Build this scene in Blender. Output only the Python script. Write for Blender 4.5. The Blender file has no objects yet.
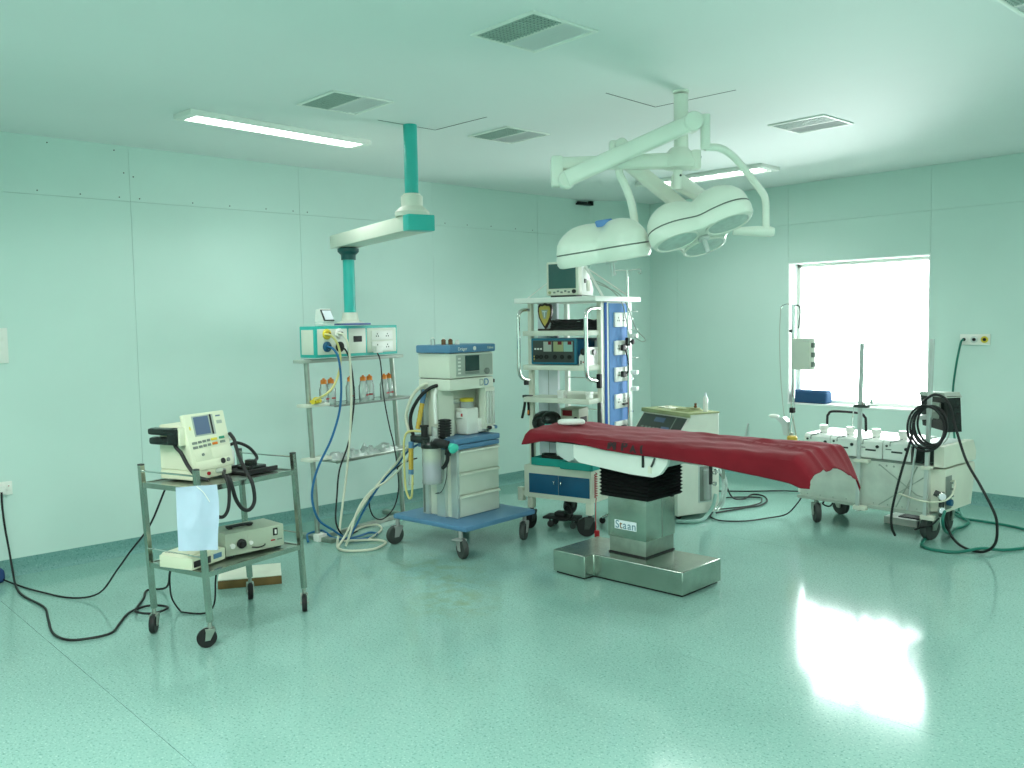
import bpy, bmesh, math, random
from mathutils import Vector, Matrix, noise
R = math.radians
random.seed(7)
C = bpy.context.scene.collection
SC = bpy.context.scene

# ---------------------------------------------------------------- camera, world, exposure
cd = bpy.data.cameras.new('camera'); cam = bpy.data.objects.new('camera', cd); C.objects.link(cam)
SC.camera = cam
YAW, PITCH, ROLL = -0.8253551632599895, -0.06946916275909475, -0.0174423554806439
CAM = Vector((6.0389535, -7.3719456, 1.5))
f_ = Vector((math.sin(YAW)*math.cos(PITCH), math.cos(YAW)*math.cos(PITCH), math.sin(PITCH)))
r_ = Vector((math.cos(YAW), -math.sin(YAW), 0)); u_ = r_.cross(f_)
c_, s_ = math.cos(ROLL), math.sin(ROLL)
rr, uu = c_*r_ + s_*u_, -s_*r_ + c_*u_
cam.matrix_world = Matrix(((rr.x, uu.x, -f_.x, CAM.x), (rr.y, uu.y, -f_.y, CAM.y), (rr.z, uu.z, -f_.z, CAM.z), (0, 0, 0, 1)))
cd.sensor_width = 36; cd.lens = 886.96/1024*36; cd.clip_start = 0.05; cd.clip_end = 100

SC.view_settings.view_transform = 'Standard'; SC.view_settings.look = 'None'
SC.view_settings.gamma = 1.0; SC.view_settings.use_curve_mapping = False
SC.view_settings.exposure = 1.14

w = bpy.data.worlds.new('overcast_sky'); SC.world = w; w.use_nodes = True
bg = w.node_tree.nodes['Background']; bg.inputs[0].default_value = (0.96, 1.0, 0.99, 1); bg.inputs[1].default_value = 10.0
LAMP_E = 5.0           # radiance of the fluorescent diffusers seen from the side
LAMP_W = 16.0          # light thrown downwards by each added, unseen fitting

H = 2.695              # ceiling height
RX, RY = 7.3, -8.7     # room extents: x 0..RX, y RY..0
WX0, WX1, WZ0, WZ1 = 1.787, 3.05, 0.708, 1.995   # window opening in the back wall
pl = bpy.data.lights.new('window_portal', 'AREA'); pl.shape = 'RECTANGLE'; pl.size = WX1-WX0; pl.size_y = WZ1-WZ0
pl.cycles.is_portal = True
po = bpy.data.objects.new('window_portal', pl); C.objects.link(po)
po.location = ((WX0+WX1)/2, 0.21, (WZ0+WZ1)/2); po.rotation_euler = (R(-90), 0, 0)

# ---------------------------------------------------------------- materials
def mat(name, col, rough=0.5, metal=0.0, var=0.06, scale=6.0, bump=0.0, bscale=80, spec=0.5, trans=0.0, emit=None, estr=0, coat=0.0, alpha=1.0, ior=1.45):
    m = bpy.data.materials.new(name); m.use_nodes = True
    nt = m.node_tree; N = nt.nodes; L = nt.links
    b = N['Principled BSDF']
    tc = N.new('ShaderNodeTexCoord'); nz = N.new('ShaderNodeTexNoise'); nz.inputs['Scale'].default_value = scale; nz.inputs['Detail'].default_value = 4
    L.new(tc.outputs['Object'], nz.inputs['Vector'])
    rp = N.new('ShaderNodeValToRGB'); L.new(nz.outputs['Fac'], rp.inputs['Fac'])
    rp.color_ramp.elements[0].position = 0.3; rp.color_ramp.elements[1].position = 0.7
    rp.color_ramp.elements[0].color = tuple(max(0, c*(1-var)) for c in col) + (1,)
    rp.color_ramp.elements[1].color = tuple(min(1, c*(1+var)) for c in col) + (1,)
    L.new(rp.outputs['Color'], b.inputs['Base Color'])
    b.inputs['Roughness'].default_value = rough; b.inputs['Metallic'].default_value = metal
    b.inputs['Specular IOR Level'].default_value = spec; b.inputs['IOR'].default_value = ior
    b.inputs['Transmission Weight'].default_value = trans; b.inputs['Coat Weight'].default_value = coat
    b.inputs['Alpha'].default_value = alpha
    if emit: b.inputs['Emission Color'].default_value = (*emit, 1); b.inputs['Emission Strength'].default_value = estr
    if bump:
        n2 = N.new('ShaderNodeTexNoise'); n2.inputs['Scale'].default_value = bscale; n2.inputs['Detail'].default_value = 3
        L.new(tc.outputs['Object'], n2.inputs['Vector'])
        bp = N.new('ShaderNodeBump'); bp.inputs['Strength'].default_value = bump; bp.inputs['Distance'].default_value = 0.004
        L.new(n2.outputs['Fac'], bp.inputs['Height']); L.new(bp.outputs['Normal'], b.inputs['Normal'])
    return m

def vinyl(name, base, dark, light, rough, stain=False):
    m = mat(name, base, rough, var=0.04, scale=1.2)
    nt = m.node_tree; N = nt.nodes; L = nt.links; b = N['Principled BSDF']
    tc = [n for n in N if n.type == 'TEX_COORD'][0]
    geo = N.new('ShaderNodeNewGeometry')
    first = [n for n in N if n.type == 'TEX_NOISE'][0]; L.new(geo.outputs['Position'], first.inputs['Vector'])
    cur = [n for n in N if n.type == 'VALTORGB'][0].outputs['Color']
    for sc_, lo, hi, col, mx in ((95, 0.57, 0.66, dark, 0.8), (120, 0.60, 0.68, light, 0.75)):
        nz = N.new('ShaderNodeTexNoise'); nz.inputs['Scale'].default_value = sc_; nz.inputs['Detail'].default_value = 2
        ad = N.new('ShaderNodeVectorMath'); ad.operation = 'ADD'; ad.inputs[1].default_value = (sc_, 3.1, 0)
        L.new(geo.outputs['Position'], ad.inputs[0]); L.new(ad.outputs[0], nz.inputs['Vector'])
        mr = N.new('ShaderNodeMapRange'); mr.inputs['From Min'].default_value = lo; mr.inputs['From Max'].default_value = hi; mr.inputs['To Max'].default_value = mx
        L.new(nz.outputs['Fac'], mr.inputs['Value'])
        mixn = N.new('ShaderNodeMix'); mixn.data_type = 'RGBA'; mixn.inputs['B'].default_value = (*col, 1)
        L.new(mr.outputs[0], mixn.inputs['Factor']); L.new(cur, mixn.inputs['A']); cur = mixn.outputs['Result']
    if stain:
        for (cx, cy, rad, amt) in ((2.40, -4.46, 0.30, 0.55), (2.15, -4.25, 0.35, 0.35), (1.75, -4.10, 0.45, 0.35), (0.95, -4.0, 0.45, 0.25)):
            ds = N.new('ShaderNodeVectorMath'); ds.operation = 'DISTANCE'; ds.inputs[1].default_value = (cx, cy, 0)
            L.new(geo.outputs['Position'], ds.inputs[0])
            mr = N.new('ShaderNodeMapRange'); mr.inputs['From Min'].default_value = rad; mr.inputs['From Max'].default_value = 0.0; mr.inputs['To Max'].default_value = 1
            L.new(ds.outputs['Value'], mr.inputs['Value'])
            nz = N.new('ShaderNodeTexNoise'); nz.inputs['Scale'].default_value = 9; nz.inputs['Detail'].default_value = 6
            L.new(geo.outputs['Position'], nz.inputs['Vector'])
            m2 = N.new('ShaderNodeMapRange'); m2.inputs['From Min'].default_value = 0.42; m2.inputs['From Max'].default_value = 0.62
            L.new(nz.outputs['Fac'], m2.inputs['Value'])
            mu = N.new('ShaderNodeMath'); mu.operation = 'MULTIPLY'; L.new(mr.outputs[0], mu.inputs[0]); L.new(m2.outputs[0], mu.inputs[1])
            mv = N.new('ShaderNodeMath'); mv.operation = 'MULTIPLY'; mv.inputs[1].default_value = amt; L.new(mu.outputs[0], mv.inputs[0])
            mixn = N.new('ShaderNodeMix'); mixn.data_type = 'RGBA'; mixn.inputs['B'].default_value = (0.20, 0.26, 0.07, 1)
            L.new(mv.outputs[0], mixn.inputs['Factor']); L.new(cur, mixn.inputs['A']); cur = mixn.outputs['Result']
    L.new(cur, b.inputs['Base Color'])
    # worn polish: the gloss wanders a little
    nz = N.new('ShaderNodeTexNoise'); nz.inputs['Scale'].default_value = 1.7; nz.inputs['Detail'].default_value = 5
    L.new(geo.outputs['Position'], nz.inputs['Vector'])
    mr = N.new('ShaderNodeMapRange'); mr.inputs['To Min'].default_value = rough-0.01; mr.inputs['To Max'].default_value = rough+0.012
    L.new(nz.outputs['Fac'], mr.inputs['Value']); L.new(mr.outputs[0], b.inputs['Roughness'])
    return m

M = {}
M['wall'] = mat('wall_paint', (0.572, 0.748, 0.685), 0.45, var=0.035, scale=1.1, bump=0.03, bscale=60)
M['ceil'] = mat('ceiling_paint', (0.78, 0.83, 0.81), 0.7, var=0.02, scale=0.8)
M['floor'] = vinyl('floor_vinyl', (0.255, 0.455, 0.395), (0.125, 0.295, 0.25), (0.43, 0.65, 0.585), 0.12, True)
M['base'] = vinyl('upstand_vinyl', (0.15, 0.33, 0.30), (0.08, 0.23, 0.21), (0.27, 0.45, 0.41), 0.45)
M['joint'] = mat('joint_filler', (0.26, 0.36, 0.32), 0.9)
M['fjoint'] = mat('floor_joint', (0.17, 0.28, 0.22), 0.9)
M['gap'] = mat('dark_gap', (0.05, 0.07, 0.06), 0.9)
M['white'] = mat('white_paint', (0.82, 0.86, 0.80), 0.45, var=0.02)
M['plaster'] = mat('white_plaster', (0.86, 0.90, 0.88), 0.7, var=0.03, scale=9, bump=0.2, bscale=20)
M['ivory'] = mat('ivory_plastic', (0.74, 0.77, 0.58), 0.45, var=0.03)
M['ivory2'] = mat('cream_enamel', (0.70, 0.73, 0.61), 0.4, var=0.06, scale=4)
M['cream'] = mat('cream_panel', (0.70, 0.74, 0.63), 0.4, var=0.03)
M['lampwhite'] = mat('lamp_enamel', (0.80, 0.86, 0.76), 0.28, var=0.02, coat=0.3)
M['whitep'] = mat('white_plastic', (0.80, 0.82, 0.76), 0.35, var=0.02)
M['teal'] = mat('teal_enamel', (0.035, 0.46, 0.40), 0.3, var=0.05)
M['tealdark'] = mat('dark_teal_plastic', (0.01, 0.09, 0.085), 0.4)
M['purple'] = mat('violet_plastic', (0.10, 0.13, 0.36), 0.4)
M['steel'] = mat('brushed_steel', (0.47, 0.51, 0.46), 0.25, metal=1, var=0.10, scale=14, bump=0.02, bscale=200)
M['steel2'] = mat('dull_steel', (0.40, 0.44, 0.39), 0.48, metal=1, var=0.12, scale=20)
M['steeld'] = mat('worn_steel_sheet', (0.36, 0.40, 0.35), 0.32, metal=1, var=0.2, scale=10)
M['chrome'] = mat('chrome', (0.75, 0.76, 0.74), 0.12, metal=1, var=0.03)
M['alu'] = mat('grey_aluminium', (0.60, 0.66, 0.63), 0.45, metal=0.5, var=0.05)
M['black'] = mat('black_rubber', (0.011, 0.012, 0.012), 0.6, var=0.2)
M['blackg'] = mat('black_gloss_plastic', (0.012, 0.016, 0.015), 0.25, var=0.2)
M['dark'] = mat('dark_grey_plastic', (0.045, 0.055, 0.05), 0.4)
M['tyre'] = mat('grey_tyre', (0.05, 0.06, 0.055), 0.6)
M['hub'] = mat('grey_hub', (0.33, 0.36, 0.34), 0.5)
M['grey'] = mat('grey_plastic', (0.38, 0.44, 0.38), 0.45)
M['greyd'] = mat('mid_grey_plastic', (0.19, 0.23, 0.20), 0.45)
M['greygreen'] = mat('grey_green_enamel', (0.42, 0.48, 0.37), 0.45, var=0.05)
M['blue'] = mat('steel_blue_plastic', (0.10, 0.24, 0.40), 0.4, var=0.05)
M['blued'] = mat('dark_blue_enamel', (0.012, 0.10, 0.20), 0.35, var=0.1)
M['bluestrip'] = mat('blue_plastic_strip', (0.01, 0.09, 0.34), 0.75, spec=0.2)
M['bluepanel'] = mat('sky_blue_panel', (0.15, 0.31, 0.64), 0.7, spec=0.2, var=0.04)
M['navy'] = mat('navy_fabric', (0.015, 0.05, 0.16), 0.8, bump=0.3)
M['bluefoam'] = mat('blue_foam', (0.022, 0.075, 0.17), 0.9, bump=0.3, bscale=150)
M['bluehose'] = mat('blue_hose', (0.012, 0.13, 0.30), 0.4)
M['sheet'] = mat('crimson_cotton', (0.20, 0.008, 0.017), 0.85, var=0.12, scale=7, bump=0.25, bscale=300, spec=0.25)
_sb = M['sheet'].node_tree.nodes['Principled BSDF']; _sb.inputs['Sheen Weight'].default_value = 0.22; _sb.inputs['Sheen Roughness'].default_value = 0.45; _sb.inputs['Sheen Tint'].default_value = (1.0, 0.62, 0.66, 1)
M['ink'] = mat('faded_black_ink', (0.035, 0.022, 0.024), 0.9)
M['cloth'] = mat('pale_blue_cloth', (0.46, 0.58, 0.70), 0.9, var=0.05, bump=0.3, bscale=250)
M['towel'] = mat('white_cotton', (0.80, 0.83, 0.78), 0.9, bump=0.3, bscale=200)
M['yellow'] = mat('yellow_plastic', (0.75, 0.60, 0.04), 0.4)
M['yellowh'] = mat('yellow_hose', (0.66, 0.62, 0.24), 0.45)
M['ochre'] = mat('ochre_corrugated_hose', (0.62, 0.42, 0.06), 0.5)
M['whiteh'] = mat('cream_hose', (0.66, 0.68, 0.54), 0.45)
M['greenh'] = mat('green_hose', (0.01, 0.17, 0.12), 0.4)
M['greent'] = mat('pale_green_tube', (0.28, 0.48, 0.42), 0.4)
M['orange'] = mat('orange_cap', (0.80, 0.22, 0.02), 0.4)
M['red'] = mat('red_plastic', (0.38, 0.015, 0.02), 0.4)
M['reddisp'] = mat('dark_red_display', (0.16, 0.008, 0.012), 0.3)
M['green'] = mat('green_button', (0.03, 0.30, 0.18), 0.4)
M['mask'] = mat('turquoise_mask', (0.08, 0.62, 0.48), 0.4)
M['traygreen'] = mat('sea_green_tray', (0.015, 0.36, 0.31), 0.4)
M['screen'] = mat('blue_grey_display', (0.12, 0.17, 0.27), 0.6, spec=0.2)
M['screend'] = mat('dark_green_display', (0.02, 0.055, 0.05), 0.2)
M['scopescreen'] = mat('dull_monitor_glass', (0.05, 0.13, 0.12), 0.22)
M['wood'] = mat('raw_wood_edge', (0.22, 0.12, 0.04), 0.7, var=0.25, scale=12)
M['paper'] = mat('off_white_paper', (0.76, 0.78, 0.66), 0.8, var=0.05, scale=14)
M['papw'] = mat('white_paper', (0.74, 0.80, 0.84), 0.8, var=0.02)
M['brown'] = mat('brown_glass', (0.15, 0.06, 0.02), 0.2)
M['lime'] = mat('lavender_lime_granules', (0.48, 0.45, 0.58), 0.9, var=0.15, scale=120)
M['limew'] = mat('pale_lime_granules', (0.62, 0.66, 0.46), 0.9, var=0.12, scale=120)
M['olive'] = mat('olive_enamel', (0.33, 0.37, 0.19), 0.45, var=0.08)
M['shieldy'] = mat('brass_yellow_plate', (0.62, 0.50, 0.12), 0.4)
M['shieldd'] = mat('dark_brown_plaque', (0.05, 0.025, 0.02), 0.4)
M['pump'] = mat('white_pump_enamel', (0.80, 0.85, 0.79), 0.35, var=0.03)
M['pumpbody'] = mat('brushed_pale_steel', (0.66, 0.70, 0.63), 0.42, metal=0.45, var=0.12, scale=8, bump=0.02, bscale=150)
M['grille'] = mat('grey_grille', (0.36, 0.47, 0.42), 0.5)
M['duct'] = mat('shaded_duct', (0.06, 0.10, 0.085), 0.9)  # shade of the vent cavity put into the colour
M['leafgreen'] = mat('green_bottle', (0.10, 0.25, 0.06), 0.4)
M['diff'] = mat('lamp_diffuser', (0.9, 0.95, 0.9), 0.4, emit=(0.96, 1.0, 0.97), estr=LAMP_E)
M['lens'] = mat('frosted_lens', (0.50, 0.64, 0.58), 0.3, var=0.10, scale=30)
def clearmat(name, col, mix=0.75):
    m = bpy.data.materials.new(name); m.use_nodes = True; nt = m.node_tree; N = nt.nodes; L = nt.links
    for n in list(N):
        if n.type == 'BSDF_PRINCIPLED': N.remove(n)
    out = [n for n in N if n.type == 'OUTPUT_MATERIAL'][0]
    tr = N.new('ShaderNodeBsdfTransparent'); tr.inputs[0].default_value = (*col, 1)
    gl = N.new('ShaderNodeBsdfGlossy'); gl.inputs['Roughness'].default_value = 0.08; gl.inputs['Color'].default_value = (0.9, 0.95, 0.92, 1)
    df = N.new('ShaderNodeBsdfDiffuse'); df.inputs[0].default_value = (0.9, 0.97, 0.94, 1)
    fr = N.new('ShaderNodeFresnel'); fr.inputs[0].default_value = 1.45
    m1 = N.new('ShaderNodeMixShader'); m2 = N.new('ShaderNodeMixShader'); m1.inputs[0].default_value = 1-mix
    L.new(tr.outputs[0], m1.inputs[1]); L.new(df.outputs[0], m1.inputs[2])
    L.new(fr.outputs[0], m2.inputs[0]); L.new(m1.outputs[0], m2.inputs[1]); L.new(gl.outputs[0], m2.inputs[2])
    L.new(m2.outputs[0], out.inputs[0]); return m
M['clear'] = clearmat('clear_plastic', (0.97, 0.99, 0.98), 0.68)
M['glass'] = clearmat('window_glass', (0.98, 1.0, 1.0), 1.0)
M['wrap'] = clearmat('clear_wrapping', (0.92, 0.95, 0.95), 0.55)

# ---------------------------------------------------------------- geometry helpers
class MB:
    def __init__(s): s.v = []; s.f = []
    def add(s, vs, fs):
        o = len(s.v); s.v += [tuple(v) for v in vs]; s.f += [tuple(i+o for i in f) for f in fs]; return s
    def bm(s, bm):
        bm.verts.index_update(); s.add([v.co[:] for v in bm.verts], [[v.index for v in f.verts] for f in bm.faces]); bm.free(); return s
    def box(s, x0, x1, y0, y1, z0, z1, bev=0.0, rot=None, seg=2):
        bm = bmesh.new(); bmesh.ops.create_cube(bm, size=1.0)
        for v in bm.verts:
            v.co = Vector(((x0+x1)/2+v.co.x*(x1-x0), (y0+y1)/2+v.co.y*(y1-y0), (z0+z1)/2+v.co.z*(z1-z0)))
        if bev > 0: bmesh.ops.bevel(bm, geom=bm.edges[:], offset=min(bev, 0.45*min(abs(x1-x0), abs(y1-y0), abs(z1-z0))), segments=seg, affect='EDGES', profile=0.6)
        if rot is not None:
            for v in bm.verts: v.co = rot @ v.co
        return s.bm(bm)
    def bar(s, p0, p1, wdt, h, up=(0, 0, 1)):
        p0, p1 = Vector(p0), Vector(p1); d = (p1-p0).normalized(); a = Vector(up)
        if abs(d.dot(a)) > 0.95: a = Vector((1, 0, 0))
        e = d.cross(a).normalized(); g = e.cross(d).normalized(); vs = []
        for p in (p0, p1):
            for (i, j) in ((-1, -1), (1, -1), (1, 1), (-1, 1)): vs.append(p + e*(i*wdt/2) + g*(j*h/2))
        return s.add(vs, [(3, 2, 1, 0), (4, 5, 6, 7), (0, 1, 5, 4), (1, 2, 6, 5), (2, 3, 7, 6), (3, 0, 4, 7)])
    def cyl(s, p0, p1, r0, r1=None, seg=20, cap=True):
        r1 = r0 if r1 is None else r1
        p0, p1 = Vector(p0), Vector(p1); d = (p1-p0).normalized(); a = Vector((0, 0, 1)) if abs(d.z) < 0.9 else Vector((1, 0, 0))
        e = d.cross(a).normalized(); g = d.cross(e).normalized(); vs = []
        for p, r in ((p0, r0), (p1, r1)):
            for k in range(seg):
                t = 2*math.pi*k/seg; vs.append(p + e*(r*math.cos(t)) + g*(r*math.sin(t)))
        fs = [(k, (k+1) % seg, seg+(k+1) % seg, seg+k) for k in range(seg)]
        if cap: fs += [tuple(reversed(range(seg))), tuple(range(seg, 2*seg))]
        return s.add(vs, fs)
    def lathe(s, prof, org=(0, 0, 0), axis=(0, 0, 1), seg=24):
        o = Vector(org); d = Vector(axis).normalized(); a = Vector((0, 0, 1)) if abs(d.z) < 0.9 else Vector((1, 0, 0))
        e = d.cross(a).normalized(); g = d.cross(e).normalized(); vs = []
        for r, z in prof:
            for k in range(seg):
                t = 2*math.pi*k/seg; vs.append(o + d*z + e*(r*math.cos(t)) + g*(r*math.sin(t)))
        n = len(prof); fs = []
        for i in range(n-1):
            for k in range(seg): fs.append((i*seg+k, i*seg+(k+1) % seg, (i+1)*seg+(k+1) % seg, (i+1)*seg+k))
        fs += [tuple(reversed(range(seg))), tuple(range((n-1)*seg, n*seg))]
        return s.add(vs, fs)
    def tube(s, pts, r, seg=8, res=5, smooth=True, ribs=0.0):
        P = [Vector(p) for p in pts]
        if smooth and len(P) > 2:
            Q = []
            for i in range(len(P)-1):
                a = P[i-1] if i > 0 else P[i]*2-P[i+1]; b = P[i]; c = P[i+1]; d = P[i+2] if i+2 < len(P) else P[i+1]*2-P[i]
                for k in range(res):
                    t = k/res
                    Q.append(0.5*((2*b)+(c-a)*t+(2*a-5*b+4*c-d)*t*t+(3*b-a-3*c+d)*t**3))
            Q.append(P[-1]); P = Q
        n = len(P); vs = []; T0 = None; e = None
        for i in range(n):
            t = (P[min(i+1, n-1)]-P[max(i-1, 0)])
            t = t.normalized() if t.length > 1e-9 else (T0 or Vector((0, 0, 1)))
            if e is None:
                a = Vector((0, 0, 1)) if abs(t.z) < 0.9 else Vector((1, 0, 0)); e = t.cross(a).normalized()
            else:
                e = (e - t*e.dot(t)).normalized()
            g = t.cross(e); T0 = t; q = r*(1+ribs*(i % 2))
            for k in range(seg):
                th = 2*math.pi*k/seg; vs.append(P[i] + e*(q*math.cos(th)) + g*(q*math.sin(th)))
        fs = []
        for i in range(n-1):
            for k in range(seg): fs.append((i*seg+k, i*seg+(k+1) % seg, (i+1)*seg+(k+1) % seg, (i+1)*seg+k))
        fs += [tuple(reversed(range(seg))), tuple(range((n-1)*seg, n*seg))]
        return s.add(vs, fs)
    def prism(s, poly, a0, a1, axis='y'):
        def P(p, q, a): return {'y': (p, a, q), 'x': (a, p, q), 'z': (p, q, a)}[axis]
        n = len(poly); vs = [P(p, q, a0) for p, q in poly]+[P(p, q, a1) for p, q in poly]
        return s.add(vs, [tuple(reversed(range(n))), tuple(range(n, 2*n))]+[(k, (k+1) % n, n+(k+1) % n, n+k) for k in range(n)])
    def ball(s, c, rx, ry=None, rz=None, seg=16, rings=10):
        ry = rx if ry is None else ry; rz = rx if rz is None else rz
        bm = bmesh.new(); bmesh.ops.create_uvsphere(bm, u_segments=seg, v_segments=rings, radius=1)
        for v in bm.verts: v.co = Vector((c[0]+v.co.x*rx, c[1]+v.co.y*ry, c[2]+v.co.z*rz))
        return s.bm(bm)
    def mesh(s, name, m, smooth=True):
        me = bpy.data.meshes.new(name); me.from_pydata(s.v, [], s.f); me.update()
        bm = bmesh.new(); bm.from_mesh(me); bmesh.ops.recalc_face_normals(bm, faces=bm.faces[:]); bm.to_mesh(me); bm.free()
        if m: me.materials.append(m)
        if smooth:
            me.polygons.foreach_set('use_smooth', [True]*len(me.polygons)); me.set_sharp_from_angle(angle=R(38))
        return me
    def build(s, name, m, parent=None, label=None, loc=None, rz=None, rot=None):
        o = bpy.data.objects.new(name, s.mesh(name, m)); C.objects.link(o)
        if parent: o.parent = parent
        if loc: o.location = loc
        if rz is not None: o.rotation_euler = (0, 0, R(rz))
        if rot is not None: o.rotation_euler = rot
        if label: o['label'] = label
        return o

def tag(o, label, cat, group=None):
    o['label'] = label; o['category'] = cat
    if group: o['group'] = group
    return o
def thing(name, label, cat, loc=(0, 0, 0), rz=0.0, group=None):
    o = bpy.data.objects.new(name, None); C.objects.link(o); o.empty_display_size = 0.1
    o.location = loc; o.rotation_euler = (0, 0, R(rz)); return tag(o, label, cat, group)
def struct(o): o['kind'] = 'structure'; return o
def copy_thing(src, loc, rz, label, group=None):
    c = src.copy(); C.objects.link(c); c.location = loc; c.rotation_euler = (0, 0, R(rz)); c['label'] = label
    if group: c['group'] = group
    for ch in src.children:
        d = ch.copy(); C.objects.link(d); d.parent = c
        for g in ch.children:
            e = g.copy(); C.objects.link(e); e.parent = d
    return c
def lpt(loc, rz, p):
    a = R(rz); return Vector((loc[0]+p[0]*math.cos(a)-p[1]*math.sin(a), loc[1]+p[0]*math.sin(a)+p[1]*math.cos(a), loc[2]+p[2]))
def text(name, body, size, m, parent, mw, label=None, extrude=0.0006, bold=0.0, sx=1.0):
    """flat lettering; mw maps the text plane (x right, y up, z out) into the parent's space"""
    cu = bpy.data.curves.new(name, 'FONT'); cu.body = body; cu.size = size; cu.extrude = extrude; cu.offset = bold
    cu.align_x = 'CENTER'; cu.align_y = 'CENTER'
    t = bpy.data.objects.new(name, cu); C.objects.link(t)
    dg = bpy.context.evaluated_depsgraph_get(); me = bpy.data.meshes.new_from_object(t.evaluated_get(dg)); bpy.data.objects.remove(t)
    me.transform(mw @ Matrix.Diagonal((sx, 1, 1, 1))); me.materials.clear(); me.materials.append(m)
    o = bpy.data.objects.new(name, me); C.objects.link(o); o.parent = parent
    if label: o['label'] = label
    return o
def basis(o, x, y):
    x = Vector(x).normalized(); y = Vector(y).normalized(); z = x.cross(y)
    return Matrix(((x.x, y.x, z.x, o[0]), (x.y, y.y, z.y, o[1]), (x.z, y.z, z.z, o[2]), (0, 0, 0, 1)))
_wheel = {}
def caster(parent, x, y, ztop, r, heading, tyre='tyre', fork='steel2', width=None, hub='hub'):
    """swivel caster: fork with wheel and hub; heading = direction the wheel rolls (deg, local)"""
    wd = width or r*0.55
    fk = MB(); off = r*0.35
    fk.cyl((0, 0, r*1.75), (0, 0, ztop), r*0.22, seg=10)
    fk.box(-r*0.55, r*0.45, -wd*0.75, wd*0.75, r*1.95-0.2*r, r*1.95+0.02*r, 0.002)
    for s_ in (-1, 1):
        fk.prism([(-off-r*0.25, r*0.8), (-off+r*0.25, r*0.8), (r*0.45, r*1.8), (-r*0.5, r*1.8)], s_*wd*0.62, s_*wd*0.78, 'y')
    fk.cyl((-off, -wd*0.85, r), (-off, wd*0.85, r), r*0.12, seg=8)
    fo = fk.build('caster', M[fork], parent, loc=(x, y, 0), rz=heading)
    wh = MB().lathe([(r*0.62, -wd/2), (r*0.93, -wd/2), (r, -wd*0.3), (r, wd*0.3), (r*0.93, wd/2), (r*0.62, wd/2)], (-off, 0, r), (0, 1, 0), 24).build('wheel', M[tyre], fo)
    MB().lathe([(r*0.64, -wd*0.42), (r*0.3, -wd*0.5), (r*0.3, wd*0.5), (r*0.64, wd*0.42)], (-off, 0, r), (0, 1, 0), 20).build('hub', M[hub], fo)
    return fo

# ================================================================= SETTING
# floor: vinyl laid in rolls
fl = struct(MB().box(-0.3, RX+0.2, RY-0.2, 0.3, -0.10, -0.004).build('floor', M['fjoint']))
ys = [0.0, -2.19, -4.19, -6.19, -8.19, RY]
for a, b in zip(ys[:-1], ys[1:]):
    MB().box(0, RX, b+0.0008, a-0.0008, -0.006, 0.0).build('floor_sheet', M['floor'], fl)
# ceiling
ce = struct(MB().box(-0.3, RX+0.2, RY-0.2, 0.3, H, H+0.1).build('ceiling', M['ceil']))
for (p, q) in (((1.639, -4.341), (1.633, -3.914)), ((1.633, -3.914), (2.093, -3.892)), ((2.893, -3.758), (2.866, -3.308)), ((2.866, -3.308), (3.366, -3.271))):
    MB().bar((p[0], p[1], H-0.0004), (q[0], q[1], H-0.0004), 0.006, 0.0016).build('panel_gap', M['gap'], ce)
# walls: dark backing, painted boards with open joints
ZS = 2.337
wl = struct(MB().box(-0.15, -0.0125, RY, 0.23, 0, H).build('wall_left', M['joint']))
yb = [RY, -7.70, -6.45, -5.19, -3.944, -2.684, -1.435, 0.0]
g = 0.0009
for a, b in zip(yb[:-1], yb[1:]):
    for z0, z1 in ((0.0, ZS), (ZS, H)):
        MB().box(-0.0125, 0, a+g, b-g, z0+(g if z0 else 0), z1-g if z1 < H else H).build('wall_panel', M['wall'], wl)
sc = MB()
for y, z in [(-6.0, 2.375), (-5.75, 2.362), (-5.5, 2.36), (-5.26, 2.36), (-5.13, 2.36), (-4.77, 2.36), (-4.5, 2.36), (-4.22, 2.36), (-4.0, 2.36), (-3.88, 2.36), (-2.55, 2.36), (-2.3, 2.36), (-2.02, 2.365), (-1.72, 2.36), (-1.5, 2.36), (-5.225, 2.52), (-5.165, 2.50), (-5.68, 2.66), (-5.28, 2.66), (-6.05, 2.66)]:
    sc.cyl((-0.001, y, z), (0.0012, y, z), 0.0045, seg=8)
sc.build('screw_heads', M['gap'], wl)['kind'] = 'stuff'
wb = struct(MB().box(-0.15, WX0, 0.0125, 0.22, 0, H).box(WX1, RX+0.15, 0.0125, 0.22, 0, H).box(WX0, WX1, 0.0125, 0.22, 0, WZ0).box(WX0, WX1, 0.0125, 0.22, WZ1, H).build('wall_back', M['joint']))
xb = [0.0, 0.55, WX0, WX1, 4.31, 5.57, RX]
for a, b in zip(xb[:-1], xb[1:]):
    rows = ((0.0, ZS), (ZS, H)) if a != WX0 else ((0.0, WZ0), (WZ1, ZS), (ZS, H))
    for z0, z1 in rows:
        MB().box(a+g, b-g, 0, 0.0125, z0+(g if z0 == ZS else 0), z1-(g if z1 == ZS else 0)).build('wall_panel', M['wall'], wb)
wr = struct(MB().box(RX, RX+0.15, RY, 0.23, 0, H).build('wall_right', M['wall']))
wf = struct(MB().box(-0.15, RX+0.15, RY-0.15, RY, 0, H).build('wall_front', M['wall']))
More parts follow.
